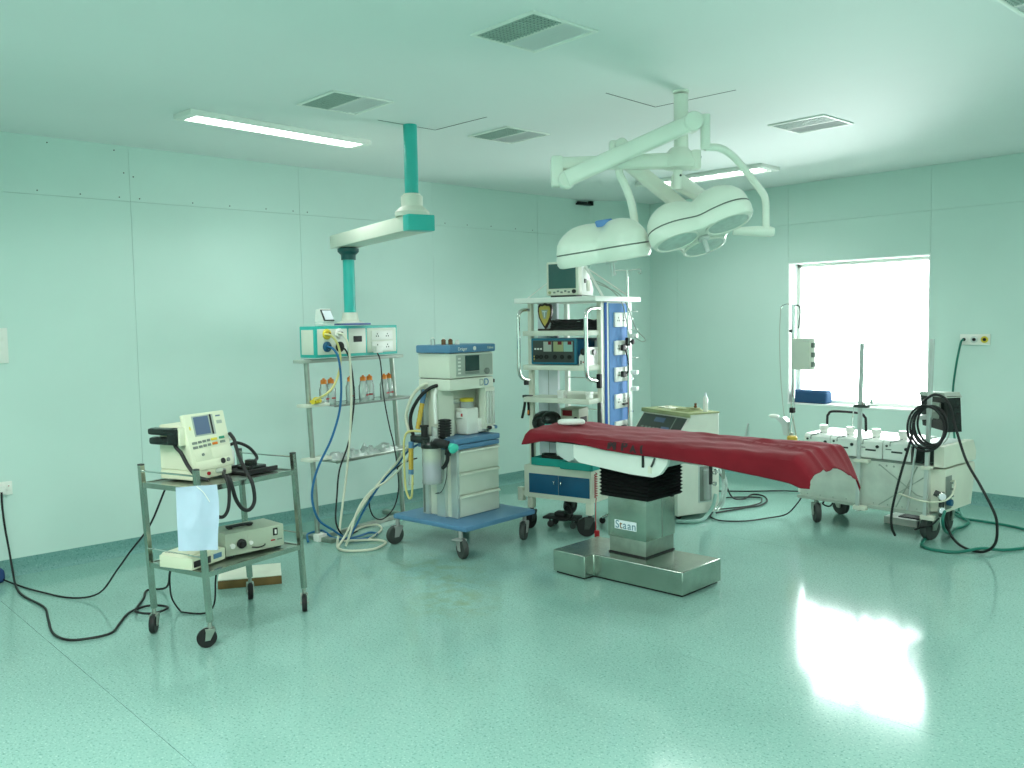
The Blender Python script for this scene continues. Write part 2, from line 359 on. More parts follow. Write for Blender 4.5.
# chamfered corner pillar
P1, P2 = (0.0, -0.70), (0.2025, -0.39)
cp = struct(MB().prism([P1, P2, (0.2025, 0.0), (0.0, 0.0)], 0, H, 'z').build('pillar', M['wall']))
def cove(pts, name):
    m = MB()
    for (x0, y0), (x1, y1) in pts:
        d = Vector((x1-x0, y1-y0, 0)).normalized(); n = Vector((-d.y, d.x, 0))*-1
        prof = [(0, 0.0), (0.030, 0.0), (0.016, 0.006), (0.006, 0.020), (0.0035, 0.045), (0.0035, 0.103), (0, 0.103)]
        vs = [Vector((x0, y0, 0))+n*p+Vector((0, 0, q)) for p, q in prof]+[Vector((x1, y1, 0))+n*p+Vector((0, 0, q)) for p, q in prof]
        k = len(prof); m.add(vs, [(i, (i+1) % k, k+(i+1) % k, k+i) for i in range(k)]+[tuple(reversed(range(k))), tuple(range(k, 2*k))])
    return struct(m.build(name, M['base']))
cove([((0, RY), P1)], 'baseboard_left'); cove([((0.2025, 0), (RX, 0))], 'baseboard_back'); cove([(P1, P2), (P2, (0.2025, 0))], 'baseboard_corner')
# window
wn = struct(MB().box(WX0, WX0+0.012, 0.0, 0.20, WZ0, WZ1).box(WX1-0.012, WX1, 0.0, 0.20, WZ0, WZ1).box(WX0+0.012, WX1-0.012, 0.0, 0.20, WZ1-0.012, WZ1)
            .box(WX0, WX1, -0.004, 0.20, WZ0, WZ0+0.014).build('window_1', M['plaster']))
fx0, fx1, fz0, fz1 = WX0+0.012, WX1-0.012, WZ0+0.014, WZ1-0.012
MB().box(fx0, fx0+0.03, 0.15, 0.19, fz0, fz1).box(fx1-0.03, fx1, 0.15, 0.19, fz0, fz1).box(fx0, fx1, 0.15, 0.19, fz0, fz0+0.03).box(fx0, fx1, 0.15, 0.19, fz1-0.03, fz1).build('window_frame', M['white'], wn)
MB().box(fx0+0.03, fx1-0.03, 0.168, 0.172, fz0+0.03, fz1-0.03).build('pane', M['glass'], wn)

# ================================================================= CEILING FITTINGS
def ceiling_light(cx, cy, length, width, rz, label, tubes=False, watt=None):
    t = thing('ceiling_light', label, 'light fitting', (cx, cy, H), rz, 'recessed fluorescent ceiling lights')
    a, b = length/2, width/2; fr = MB(); d = -0.03
    al = bpy.data.lights.new('fitting_light', 'AREA'); al.shape = 'RECTANGLE'; al.size = length-0.1; al.size_y = width-0.06; al.energy = watt or LAMP_W; al.color = (1.0, 1.0, 0.985); al.spread = R(140 if watt else 176)
    ao = bpy.data.objects.new('fitting_light', al); C.objects.link(ao); ao.parent = t; ao.location = (0, 0, -0.03)
    for (x0, x1, y0, y1) in ((-a, a, -b, -b+0.03), (-a, a, b-0.03, b), (-a, -a+0.05, -b+0.03, b-0.03), (a-0.05, a, -b+0.03, b-0.03)):
        fr.box(x0, x1, y0, y1, d, 0, 0.003)
    fr.build('frame', M['white'], t)
    if tubes:
        MB().box(-a+0.05, a-0.05, -b+0.03, b-0.03, -0.006, -0.004).build('reflector', M['white'], t)
        for s_ in (-1, 1):
            MB().cyl((-a+0.07, s_*b*0.3, -0.013), (a-0.07, s_*b*0.3, -0.013), 0.011, seg=10).build('lamp_tube', M['diff'], t)
        for k in range(9):
            x = -a+0.1+k*(length-0.2)/8; MB().box(x-0.004, x+0.004, -b+0.03, b-0.03, -0.026, -0.002).build('louvre', M['white'], t)
    else:
        df = MB(); n = 24; L0 = -a+0.05; LL = length-0.1
        vs = []; fs = []
        for i in range(n+1):
            for j in range(5):
                vs.append((L0+LL*i/n, (-b+0.03)+(width-0.06)*j/4, -0.024-0.004*((i+j) % 2)))
        for i in range(n):
            for j in range(4): k = i*5+j; fs.append((k, k+1, k+6, k+5))
        df.add(vs, fs); df.build('diffuser', M['diff'], t)
    return t
ceiling_light(1.09, -4.68, 1.25, 0.20, 95, 'long lit ceiling light with prismatic cover above the paddle machine trolley', watt=3.0)
ceiling_light(1.64, -1.09, 1.22, 0.28, 2.5, 'lit louvred ceiling light near the back wall behind the surgical lamp', True, watt=5.0)
ceiling_light(5.7, -2.2, 1.22, 0.28, 0, 'added ceiling light over the right side of the room, out of view')  # this and the fittings below are unseen, added to brighten the room
ceiling_light(2.9, -7.2, 1.22, 0.28, 95, 'added ceiling light over the near left part of the room, out of view')
ceiling_light(5.9, -5.6, 1.22, 0.28, 0, 'added ceiling light above the camera, out of view')
ceiling_light(4.4, -7.4, 1.22, 0.28, 95, 'added ceiling light behind the camera to the left, out of view')
ceiling_light(6.4, -7.9, 1.22, 0.28, 0, 'added ceiling light in the corner behind the camera, out of view')

def vent(cx, cy, label, src=[]):
    if src: return copy_thing(src[0], (cx, cy, H), 0, label, 'square ceiling air vents')
    t = thing('ceiling_vent', label, 'air vent', (cx, cy, H), 0, 'square ceiling air vents'); a = 0.188
    fr = MB()
    for (x0, x1, y0, y1) in ((-a, a, -a, -a+0.018), (-a, a, a-0.018, a), (-a, -a+0.018, -a+0.018, a-0.018), (a-0.018, a, -a+0.018, a-0.018), (-a+0.018, a-0.018, -0.006, 0.006)):
        fr.box(x0, x1, y0, y1, -0.008, 0, 0.002)
    fr.build('frame', M['white'], t)
    MB().box(-a+0.018, a-0.018, -a+0.018, -0.006, -0.002, 0).build('duct_shade', M['duct'], t)  # flat dark plate, coloured as the shade inside the duct
    gr = MB(); n = 17
    for k in range(n):
        x = -a+0.018+(2*a-0.036)*(k+0.5)/n; gr.box(x-0.0025, x+0.0025, -a+0.018, -0.006, -0.0065, -0.002)
    for k in range(8):
        y = -a+0.018+(a-0.024)*(k+0.5)/8; gr.box(-a+0.018, a-0.018, y-0.0025, y+0.0025, -0.0065, -0.002)
    gr.build('grille', M['grille'], t)['kind'] = 'stuff'
    MB().box(-a+0.018, a-0.018, 0.006, a-0.018, -0.003, 0).build('plate', M['ceil'], t)
    for k in range(6):
        y = 0.012+k*0.026
        MB().prism([(y, -0.0065), (y+0.004, -0.007), (y+0.022, -0.0038), (y+0.020, -0.003)], -a+0.018, a-0.018, 'x').build('blade', M['ceil'], t)
    src.append(t); return t
vent(3.355, -4.735, 'square air vent nearest the camera, alone in the middle of the ceiling')
vent(1.87, -4.71, 'square air vent beside the long lit ceiling light')
vent(1.81, -3.455, 'square air vent between the teal pendant post and the surgical lamp post')
vent(3.2, -2.19, 'square air vent by the window side, past the surgical lamp post')
vent(4.95, -3.52, 'square air vent cut by the top right corner of the picture')

# ---- ceiling pendant
PL, PR = (1.648, -4.117, H), 167.8
pd = thing('ceiling_pendant', 'teal and cream ceiling pendant with a long arm and a gas outlet console', 'medical pendant', PL, PR)
MB().cyl((0, 0, 0), (0, 0, -0.445), 0.042, seg=28).build('upper_post', M['teal'], pd)
MB().lathe([(0.055, -0.548), (0.105, -0.546), (0.105, -0.52), (0.085, -0.50), (0.066, -0.485), (0.066, -0.425), (0.052, -0.415), (0.052, -0.41)]).build('upper_collar', M['cream'], pd)
ar = MB().box(-0.05, 1.26, -0.085, 0.085, -0.640, -0.548, 0.006).build('arm', M['cream'], pd)
MB().box(-0.135, -0.052, -0.087, 0.087, -0.642, -0.546, 0.008).build('end_cap', M['teal'], pd, 'teal end cap of the arm')
MB().lathe([(0.056, -0.642), (0.076, -0.650), (0.076, -0.672), (0.052, -0.695), (0.052, -0.73)], (1.12, 0, 0)).build('ring', M['tealdark'], pd)
MB().cyl((1.12, 0, -0.72), (1.12, 0, -1.13), 0.042, seg=28).build('lower_post', M['teal'], pd)
MB().lathe([(0.10, -1.182), (0.10, -1.176), (0.062, -1.165), (0.056, -1.12), (0.056, -1.105)], (1.12, 0, 0)).build('lower_collar', M['cream'], pd)
MB().box(0.95, 1.27, -0.09, 0.09, -1.195, -1.182, 0.004).build('flange', M['purple'], pd, 'violet mounting flange')
cons = MB().box(-0.41, 0.405, -0.078, 0.078, 0, 0.216, 0.006).build('console', M['teal'], pd, 'teal framed console with cream panels', loc=(1.12, 0, 1.28-H), rz=102.1-PR)
for (x0, x1) in ((-0.392, -0.115), (-0.098, 0.068), (0.085, 0.388)):
    MB().box(x0, x1, -0.082, -0.074, 0.02, 0.196, 0.003).build('panel', M['cream'], cons)
MB().box(-0.414, -0.40, -0.058, 0.058, 0.022, 0.192, 0.003).build('panel', M['cream'], cons)
for (x, z, cm, lab) in ((-0.311, 0.160, 'yellow', 'yellow gas outlet'), (-0.195, 0.163, 'whitep', 'white gas outlet'), (-0.312, 0.074, 'blued', 'blue gas outlet'), (-0.192, 0.070, 'black', 'black gas outlet')):
    MB().lathe([(0.036, 0), (0.036, 0.012), (0.030, 0.018), (0.020, 0.018), (0.020, 0.010)], (x, -0.081, z), (0, -1, 0)).cyl((x, -0.08, z), (x, -0.11, z), 0.014, seg=14).build('outlet', M[cm], cons, lab)
    MB().cyl((x, -0.1, z), (x, -0.116, z), 0.012, seg=12).build('connector', M['black'], cons)
MB().box(-0.055, 0.025, -0.088, -0.080, 0.10, 0.142, 0.008).build('slot', M['black'], cons)
for z in (0.108, 0.028):
    MB().box(0.125, 0.345, -0.09, -0.080, z, z+0.07, 0.004).build('socket_plate', M['whitep'], cons)
    h_ = MB()
    for x in (0.18, 0.285):
        for (dx, dz) in ((0, 0.045), (-0.011, 0.028), (0.011, 0.028)): h_.box(x+dx-0.004, x+dx+0.004, -0.0915, -0.0895, z+dz-0.005, z+dz+0.005)
    h_.build('socket_holes', M['gap'], cons)
MB().box(0.13, 0.20, -0.125, -0.09, 0.015, 0.065, 0.006).build('plug', M['whitep'], cons)
# small monitor on the console
KL, KR = (0.596, -4.225, 0), 102.1
sm = thing('bedside_monitor', 'tiny white monitor with a tilted screen on top of the pendant console', 'monitor', lpt(KL, KR, (0.100, -0.03, 1.4965)), KR)
MB().box(-0.055, 0.055, -0.04, 0.04, 0, 0.025, 0.008).build('base', M['whitep'], sm)
MB().prism([(-0.045, 0.03), (0.045, 0.03), (0.03, 0.115), (-0.005, 0.12)], -0.052, 0.052, 'x').build('housing', M['whitep'], sm)
MB().prism([(-0.0475, 0.034), (-0.0455, 0.034), (-0.008, 0.114), (-0.010, 0.114)], -0.049, 0.049, 'x').build('bezel', M['dark'], sm)
MB().prism([(-0.0492, 0.044), (-0.0475, 0.044), (-0.0145, 0.108), (-0.0165, 0.108)], -0.038, 0.042, 'x').build('screen', M['papw'], sm)

# ---- surgical lamp (frame L: x = to the right across the room, y = away, z = up)
LL, LR = (3.169, -3.48, 0), 47.22
sl = thing('surgical_lamp', 'cream ceiling mounted twin headed surgical lamp with jointed arms', 'surgical lamp', (3.169, -3.48, H), LR)
def z_(z): return z-H
MB().cyl((0, 0, z_(H)), (0, 0, z_(H-0.012)), 0.043, seg=28).build('ceiling_plate', M['lampwhite'], sl)
MB().cyl((0, 0, z_(H-0.02)), (0, 0, z_(2.30)), 0.038, seg=24).build('post', M['lampwhite'], sl)
MB().lathe([(0.045, z_(2.285)), (0.085, z_(2.295)), (0.085, z_(2.33)), (0.06, z_(2.385)), (0.045, z_(2.40))], (-0.01, 0, 0)).build('hub', M['lampwhite'], sl)
def beam(p0, p1, w0, h0, w1, h1, name, m='lampwhite', strip=False):
    p0, p1 = Vector((p0[0], p0[1], z_(p0[2]))), Vector((p1[0], p1[1], z_(p1[2]))); d = (p1-p0).normalized()
    e = d.cross(Vector((0, 0, 1))).normalized(); u = e.cross(d); vs = []
    n = 10
    for p, w_, hh in ((p0, w0, h0), (p1, w1, h1)):
        for k in range(16):
            t = 2*math.pi*k/16; ct, st = math.cos(t), math.sin(t)
            q = lambda a: math.copysign(abs(a)**0.45, a)
            vs.append(p+e*(w_/2*q(ct))+u*(hh/2*q(st)))
    o = MB().add(vs, [tuple(reversed(range(16))), tuple(range(16, 32))]+[(k, (k+1) % 16, 16+(k+1) % 16, 16+k) for k in range(16)]).build(name, M[m], sl)
    return o
def knuckle(x, y, z, r, half, name='joint', d=(0, 1, 0)):
    dv = Vector(d).normalized(); c = Vector((x, y, z_(z)))
    return MB().lathe([(r*0.85, -half), (r, -half*0.85), (r, half*0.85), (r*0.85, half)], c, dv).build(name, M['lampwhite'], sl)
beam((0.085, 0.0, 2.335), (-0.64, -0.02, 2.325), 0.085, 0.085, 0.07, 0.065, 'arm')
MB().box(0.045, 0.098, -0.045, 0.045, z_(2.285), z_(2.385), 0.012).build('arm_end', M['lampwhite'], sl)
MB().cyl((0.1, -0.012, z_(2.35)), (0.103, -0.012, z_(2.35)), 0.006, seg=8).build('screw', M['gap'], sl)
MB().box(-0.69, -0.625, -0.06, 0.02, z_(2.205), z_(2.365), 0.016).build('bracket', M['lampwhite'], sl)
knuckle(-0.61, -0.05, 2.236, 0.045, 0.045)
beam((-0.61, -0.10, 2.236), (0.02, -0.16, 2.495), 0.075, 0.085, 0.07, 0.085, 'spring_arm')
knuckle(0.028, -0.16, 2.497, 0.049, 0.045)
MB().cyl((0.093, -0.16, z_(2.535)), (0.093, -0.16, z_(2.36)), 0.025, seg=20).build('drop_tube', M['lampwhite'], sl)
MB().box(0.03, 0.095, -0.18, -0.14, z_(2.475), z_(2.515), 0.01).build('joint_arm', M['lampwhite'], sl)
MB().tube([(0.093, -0.16, z_(2.372)), (0.165, -0.155, z_(2.368)), (0.23, -0.14, z_(2.335)), (0.29, -0.13, z_(2.275)), (0.388, -0.10, z_(2.165)), (0.418, -0.09, z_(2.115)), (0.425, -0.08, z_(2.03)), (0.425, -0.08, z_(1.948))], 0.019, 14, 6).build('yoke', M['lampwhite'], sl)
MB().lathe([(0.020, -0.02), (0.028, 0.0), (0.028, 0.07), (0.022, 0.15), (0.022, 0.19)], (0.448, -0.08, z_(1.948)), (-1, 0.15, 0.05)).build('yoke_joint', M['lampwhite'], sl)
# second arm set
MB().box(-0.375, -0.31, 0.0, 0.07, z_(2.34), z_(2.45), 0.012).build('bracket', M['lampwhite'], sl)
knuckle(-0.315, 0.03, 2.421, 0.036, 0.052)
MB().tube([(-0.325, 0.0, z_(2.31)), (-0.325, 0.0, z_(2.27)), (-0.292, 0.01, z_(2.205)), (-0.262, 0.02, z_(2.12)), (-0.245, 0.03, z_(2.03)), (-0.24, 0.04, z_(1.96))], 0.021, 14, 6).build('hanger', M['lampwhite'], sl)
MB().cyl((-0.018, 0.0, z_(2.30)), (-0.018, 0.0, z_(2.185)), 0.024, seg=18).build('lower_post', M['lampwhite'], sl)
MB().cyl((-0.008, -0.0255, z_(2.255)), (-0.008, -0.022, z_(2.255)), 0.006, seg=8).build('screw', M['gap'], sl)
beam((-0.02, 0.03, 2.235), (0.22, 0.30, 2.155), 0.07, 0.085, 0.06, 0.06, 'spring_arm')
beam((-0.27, 0.05, 2.335), (0.10, 0.24, 2.08), 0.06, 0.075, 0.06, 0.075, 'spring_arm')
def lamp_head(cx, cy, cz, tilt, a0, name, label, lens_side=True, Rr=0.225, amp=0.068):
    """trefoil dome; a0 = angle of one lobe in the head's own plane; tilt = 3x3 matrix"""
    def rad(th): return Rr+amp*math.cos(3*(th-a0))
    vs = []; fs = []; n = 60; rings = [0.0, 0.12, 0.25, 0.38, 0.5, 0.62, 0.73, 0.83, 0.91, 0.965, 1.0]
    def top(t, th):
        lobe = math.cos(3*(th-a0))
        base = 0.035+0.135*math.sqrt(max(0, 1-t**2.6)); return base*(1+0.16*lobe*min(1, t*1.6)*(1-0.2*t)) if t < 1 else 0.035
    for t in rings[1:]:
        for k in range(n):
            th = 2*math.pi*k/n; r = rad(th)*t; vs.append((r*math.cos(th), r*math.sin(th), top(t, th)))
    c0 = len(vs); vs.append((0, 0, top(0, 0)))
    for i in range(len(rings)-2):
        for k in range(n): fs.append((i*n+k, i*n+(k+1) % n, (i+1)*n+(k+1) % n, (i+1)*n+k))
    for k in range(n): fs.append((c0, k, (k+1) % n))
    # seam and skirt
    base = (len(rings)-2)*n
    m4 = tilt.to_4x4(); m4.translation = Vector((cx, cy, z_(cz)))
    hd = MB().add(vs, fs).build(name, M['lampwhite'], sl, label); hd.matrix_local = m4
    def ring(prof, nm, mm, closed_bottom=False):
        v2 = []; f2 = []
        for (k_, z) in prof:
            for k in range(n):
                th = 2*math.pi*k/n; r = rad(th)+k_; v2.append((r*math.cos(th), r*math.sin(th), z))
        for i in range(len(prof)-1):
            for k in range(n): f2.append((i*n+k, i*n+(k+1) % n, (i+1)*n+(k+1) % n, (i+1)*n+k))
        if closed_bottom:
            f2.append(tuple(range((len(prof)-1)*n, len(prof)*n)))
        return MB().add(v2, f2).build(nm, mm, hd)
    ring([(0.0, 0.0345), (-0.003, 0.0325), (-0.003, 0.0295), (0.0, 0.0275)], 'seam', M['greyd'])
    ring([(0.0, 0.027), (0.003, 0.015), (0.002, -0.02), (-0.008, -0.036), (-0.02, -0.040), (-0.03, -0.032)], 'skirt', M['lampwhite'], True)
    for q in range(3):
        th = a0+q*2*math.pi/3; dx, dy = 0.155*math.cos(th), 0.155*math.sin(th)
        MB().lathe([(0.118, -0.033), (0.118, -0.040), (0.108, -0.042), (0.104, -0.036)], (dx, dy, 0), seg=32).build('lens_ring', M['lampwhite'], hd)
        ln = MB().lathe([(0.103, -0.034), (0.103, -0.037), (0.06, -0.040), (0.01, -0.041)], (dx, dy, 0), seg=32).build('lens', M['lens'], hd)
    MB().cyl((0, 0, -0.035), (0, 0, -0.05), 0.03, seg=16).cyl((0, 0, -0.05), (0, 0, -0.12), 0.013, seg=12).build('handle', M['alu'], hd)
    return hd
def tiltm(roll, pitch, yaw=0):
    # roll lifts the right side, pitch lifts the far side
    return Matrix.Rotation(R(-roll), 3, 'Y') @ Matrix.Rotation(R(pitch), 3, 'X') @ Matrix.Rotation(R(yaw), 3, 'Z')
h1 = lamp_head(0.085, -0.09, 1.955, tiltm(15, -17), R(80), 'lamp_head', 'right head tilted to show its three round lenses')
MB().box(0.22, 0.235, -0.02, 0.0, 0, 0.001).build('emblem', M['bluepanel'], h1)
h2 = lamp_head(-0.365, 0.12, 1.862, tiltm(8, 3), R(178), 'lamp_head', 'left head seen as a closed dome')
MB().box(-0.06, 0.03, -0.06, 0.0, 0.150, 0.186, 0.008).build('grip', M['bluepanel'], h2, 'blue patch on top of the left head')

# wall mounted bits
sp = thing('wall_speaker', 'small black bracket box high in the corner under the ceiling', 'speaker', (0.0, -0.78, 2.64), 0)
MB().box(0.003, 0.05, -0.13, 0.05, 0.0, 0.022, 0.006).box(0.003, 0.05, 0.05, 0.085, 0.004, 0.048, 0.004).build('housing', M['blackg'], sp)
MB().box(0.002, 0.03, -0.11, 0.02, 0.022, 0.036, 0.004).build('bracket', M['black'], sp)
sw = thing('switch_plate', 'white three gang switch plate on the left wall cut by the picture edge', 'switch', (0.0, -6.02, 1.306), 0)
MB().box(0.001, 0.010, -0.06, 0.06, 0, 0.213, 0.004).build('plate', M['whitep'], sw)
for z in (0.025, 0.085, 0.145):
    MB().box(0.009, 0.014, -0.04, 0.035, z, z+0.045, 0.003).build('rocker', M['whitep'], sw)
so = thing('wall_socket', 'white mains socket low on the left wall with a plug in it', 'socket', (0.0, -6.05, 0.503), 0)
MB().box(0.001, 0.010, -0.07, 0.07, 0, 0.083, 0.004).build('plate', M['whitep'], so)
MB().box(0.009, 0.050, -0.035, 0.025, 0.012, 0.062, 0.008).build('plug', M['whitep'], so)
MB().box(0.009, 0.014, 0.038, 0.062, 0.025, 0.06, 0.003).build('rocker', M['whitep'], so); MB().box(0.0135, 0.015, 0.046, 0.052, 0.052, 0.058).build('mark', M['red'], so)
go = thing('gas_outlet_plate', 'white wall plate with three round gas outlets beside the window', 'gas outlet', (3.403, 0, 1.261), 0)
MB().box(-0.111, 0.111, -0.016, 0.0, 0, 0.084, 0.004).build('plate', M['whitep'], go)
for x, cm, lab in ((-0.078, 'whitep', 'white outlet'), (-0.003, 'alu', 'grey outlet'), (0.073, 'yellow', 'yellow outlet')):
    MB().lathe([(0.026, 0), (0.026, 0.008), (0.016, 0.011), (0.016, 0.004)], (x, -0.016, 0.042), (0, -1, 0)).build('outlet', M[cm], go, lab)
    MB().cyl((x, -0.017, 0.042), (x, -0.025, 0.042), 0.013, seg=14).build('port', M['black'], go)

def cord(name, pts, r, m, label, cat='cable', group=None, seg=8, res=5):
    pts = [(p[0], p[1], max(p[2], r*1.02)) for p in pts]
    return tag(MB().tube(pts, r, seg, res).build(name, M[m]), label, cat, group)

# ================================================================= INSTRUMENT TROLLEY (left foreground)
TL, TR = (1.78, -5.42, 0), 15
tr = thing('instrument_trolley', 'two shelf steel trolley on four black castors carrying the paddle machine', 'trolley', TL, TR)
bot = [(-0.208, -0.303), (0.208, -0.303), (0.208, 0.303), (-0.208, 0.303)]
topc = [(-0.19, -0.352), (0.19, -0.332), (0.206, 0.258), (-0.178, 0.236)]
def legp(i, z):
    t = (z-0.13)/(0.845-0.13); return (bot[i][0]*(1-t)+topc[i][0]*t, bot[i][1]*(1-t)+topc[i][1]*t, z)
for i in range(4):
    MB().bar(legp(i, 0.12), legp(i, 0.845), 0.023, 0.023, (1, 0, 0)).build('leg', M['steel'], tr)
    MB().box(-0.012, 0.012, -0.012, 0.012, 0, 0.008, 0.002).build('cap', M['dark'], tr, loc=legp(i, 0.84))
for z, dz in ((0.757, 0.024), (0.357, 0.024)):
    q = [legp(i, z-dz/2) for i in range(4)]; m = MB()
    for i in range(4): m.bar(q[i], q[(i+1) % 4], 0.020, dz)
    m.build('shelf_frame', M['steel'], tr)
    v = [legp(i, z-0.004) for i in range(4)]+[legp(i, z-0.012) for i in range(4)]
    MB().add(v, [(0, 1, 2, 3), (7, 6, 5, 4)]+[(i, (i+1) % 4, 4+(i+1) % 4, 4+i) for i in range(4)]).build('shelf', M['steeld'], tr)
for (i, j, z) in ((0, 1, 0.813), (2, 3, 0.825), (0, 1, 0.425), (2, 3, 0.42)):
    MB().cyl(legp(i, z), legp(j, z), 0.0042, seg=8).build('rail', M['chrome'], tr)
for i, hd in enumerate((128, 62, 136, 142)):
    caster(tr, bot[i][0], bot[i][1], 0.135, 0.046, hd, 'black', 'steel2', 0.026, 'steel2')

# paddle machine (defibrillator) on the top shelf
DL, DR = (1.888, -5.634, 0.757), 21
df = thing('defibrillator', 'ivory defibrillator with tilted control panel and blue screen on the trolley', 'defibrillator', DL, DR)
MB().box(-0.225, 0.002, 0.002, 0.252, 0.006, 0.052, 0.008).build('base', M['ivory'], df)
bdy = MB().prism([(-0.228, 0.050), (-0.006, 0.050), (-0.058, 0.272), (-0.228, 0.272)], 0.004, 0.250, 'y').build('body', M['ivory'], df); bv = bdy.modifiers.new('edge', 'BEVEL'); bv.width = 0.010; bv.segments = 3
MB().box(-0.2, -0.15, 0.03, 0.08, 0, 0.007).box(-0.2, -0.15, 0.18, 0.23, 0, 0.007).box(-0.05, -0.01, 0.03, 0.08, 0, 0.007).box(-0.05, -0.01, 0.18, 0.23, 0, 0.007).build('feet', M['black'], df)
S0, S1 = Vector((0.012, 0, 0.052)), Vector((-0.052, 0, 0.325)); sd = (S1-S0).normalized(); SLn = (S1-S0).length; sn = Vector((0, 1, 0)).cross(sd).normalized()
if sn.x < 0: sn = -sn
def onpan(y, s_, d): p = S0+sd*(s_*SLn)+sn*d; return (p.x, y, p.z)
def panbox(y0, y1, s0, s1, d0, d1, name, m, lab=None, par=None, bev=0.0):
    rm = Matrix(((sn.x, 0, sd.x), (0, 1, 0), (sn.z, 0, sd.z)))
    mb = MB().box(d0, d1, y0, y1, s0*SLn, s1*SLn, bev); mb.v = [tuple(S0+rm @ Vector(v)) for v in mb.v]
    return mb.build(name, M[m], par or df, lab)
fp = panbox(-0.006, 0.262, 0.0, 1.0, -0.024, 0.0, 'front_panel', 'ivory', None, None, 0.006)
panbox(0.044, 0.182, 0.595, 0.955, -0.002, 0.0014, 'screen_bezel', 'grey', None, fp, 0.001)
panbox(0.053, 0.148, 0.62, 0.935, 0.0, 0.0022, 'screen', 'screen', 'blue grey screen', fp)
panbox(0.158, 0.168, 0.60, 0.955, 0.0, 0.003, 'screen_edge', 'black', None, fp)
for (y0, y1, s_, m, lab) in [(0.016, 0.046, 0.487, 'greyd', None), (0.054, 0.075, 0.492, 'greyd', None), (0.083, 0.104, 0.497, 'greyd', None), (0.112, 0.131, 0.502, 'greyd', None), (0.140, 0.178, 0.508, 'yellow', 'yellow button'), (0.194, 0.228, 0.517, 'green', 'green button'),
                        (0.016, 0.046, 0.408, 'greyd', None), (0.054, 0.075, 0.413, 'greyd', None), (0.083, 0.104, 0.418, 'greyd', None), (0.112, 0.131, 0.423, 'greyd', None), (0.143, 0.176, 0.430, 'orange', 'orange button'), (0.196, 0.228, 0.44, 'greyd', None)]:
    panbox(y0, y1, s_-0.022, s_+0.022, -0.001, 0.004, 'button', m, lab, fp, 0.0015)
for (y0, y1, s0, s1) in ((0.02, 0.118, 0.17, 0.36), (0.128, 0.235, 0.17, 0.36), (0.012, 0.24, 0.03, 0.155)):
    panbox(y0, y1, s0, s1, -0.001, 0.0016, 'cover_plate', 'ivory', None, fp, 0.001)
p = onpan(0.066, 0.27, 0); MB().cyl(p, Vector(p)+sn*0.008, 0.007, seg=12).build('knob', M['greyd'], fp)
p = onpan(0.186, 0.10, 0.001); MB().cyl(p, Vector(p)+sn*0.006, 0.014, seg=16).build('port', M['black'], fp)
p = onpan(0.222, 0.105, 0.001); MB().cyl(p, Vector(p)+sn*0.006, 0.010, seg=16).build('port', M['greyd'], fp)
panbox(0.018, 0.026, 0.72, 0.78, 0, 0.001, 'warning_mark', 'yellow', None, fp)
panbox(0.20, 0.23, 0.90, 0.925, 0, 0.001, 'print_mark', 'screen', None, fp); panbox(0.20, 0.235, 0.77, 0.83, 0, 0.0008, 'print_mark', 'grey', None, fp)
MB().cyl((0.0, 0.092, 0.030), (0.010, 0.092, 0.030), 0.009, seg=14).build('button', M['red'], df, 'round red button')
MB().cyl((0.0, 0.150, 0.034), (0.05, 0.150, 0.038), 0.012, seg=14).build('connector', M['grey'], df)
# paddle in its side holder
pad = MB().box(-0.235, -0.055, -0.060, -0.004, 0.228, 0.262, 0.014).box(-0.235, -0.06, -0.055, -0.004, 0.180, 0.218, 0.016).box(-0.11, -0.05, -0.058, 0.0, 0.182, 0.262, 0.012)
pad.build('paddle', M['blackg'], df, 'black paddle in its side holder')
MB().box(-0.056, -0.040, -0.04, 0.006, 0.178, 0.266, 0.006).build('holder', M['ivory'], df)
# second paddle set on a black tray beside the machine
bt = thing('paddle_tray', 'black tray with a black paddle lying right of the paddle machine on the trolley', 'paddle', lpt(TL, TR, (0.04, 0.095, 0.757)), TR)
MB().box(-0.10, 0.10, -0.07, 0.12, 0, 0.014, 0.004).box(-0.10, -0.088, -0.07, 0.12, 0.014, 0.028, 0.003).box(0.088, 0.10, -0.07, 0.12, 0.012, 0.026, 0.003).build('tray', M['black'], bt)
MB().box(-0.05, 0.05, -0.02, 0.09, 0.014, 0.034, 0.008).box(-0.03, 0.03, 0.01, 0.05, 0.03, 0.062, 0.012).build('paddle', M['blackg'], bt)
MB().tube([(-0.07, -0.05, 0.14), (-0.05, -0.01, 0.15), (-0.02, 0.04, 0.12), (0.0, 0.07, 0.07), (0.0, 0.06, 0.05)], 0.008, 8).build('paddle_cable', M['black'], bt)
cord('paddle_cable', [(1.825, -5.70, 0.955), (1.834, -5.69, 0.925), (1.856, -5.678, 0.902), (1.896, -5.668, 0.851), (1.934, -5.655, 0.812), (1.955, -5.635, 0.788), (1.98, -5.60, 0.775)], 0.0095, 'black', 'thick black cable running down the left side of the paddle machine', 'cable')
cord('paddle_cable', [(1.876, -5.475, 0.791), (1.93, -5.50, 0.797), (2.008, -5.537, 0.795), (2.052, -5.543, 0.772), (2.064, -5.54, 0.72), (2.067, -5.549, 0.645), (2.066, -5.57, 0.61), (2.061, -5.593, 0.608), (2.060, -5.607, 0.624)], 0.0085, 'black', 'short black cable hanging from the front connector of the paddle machine', 'cable')
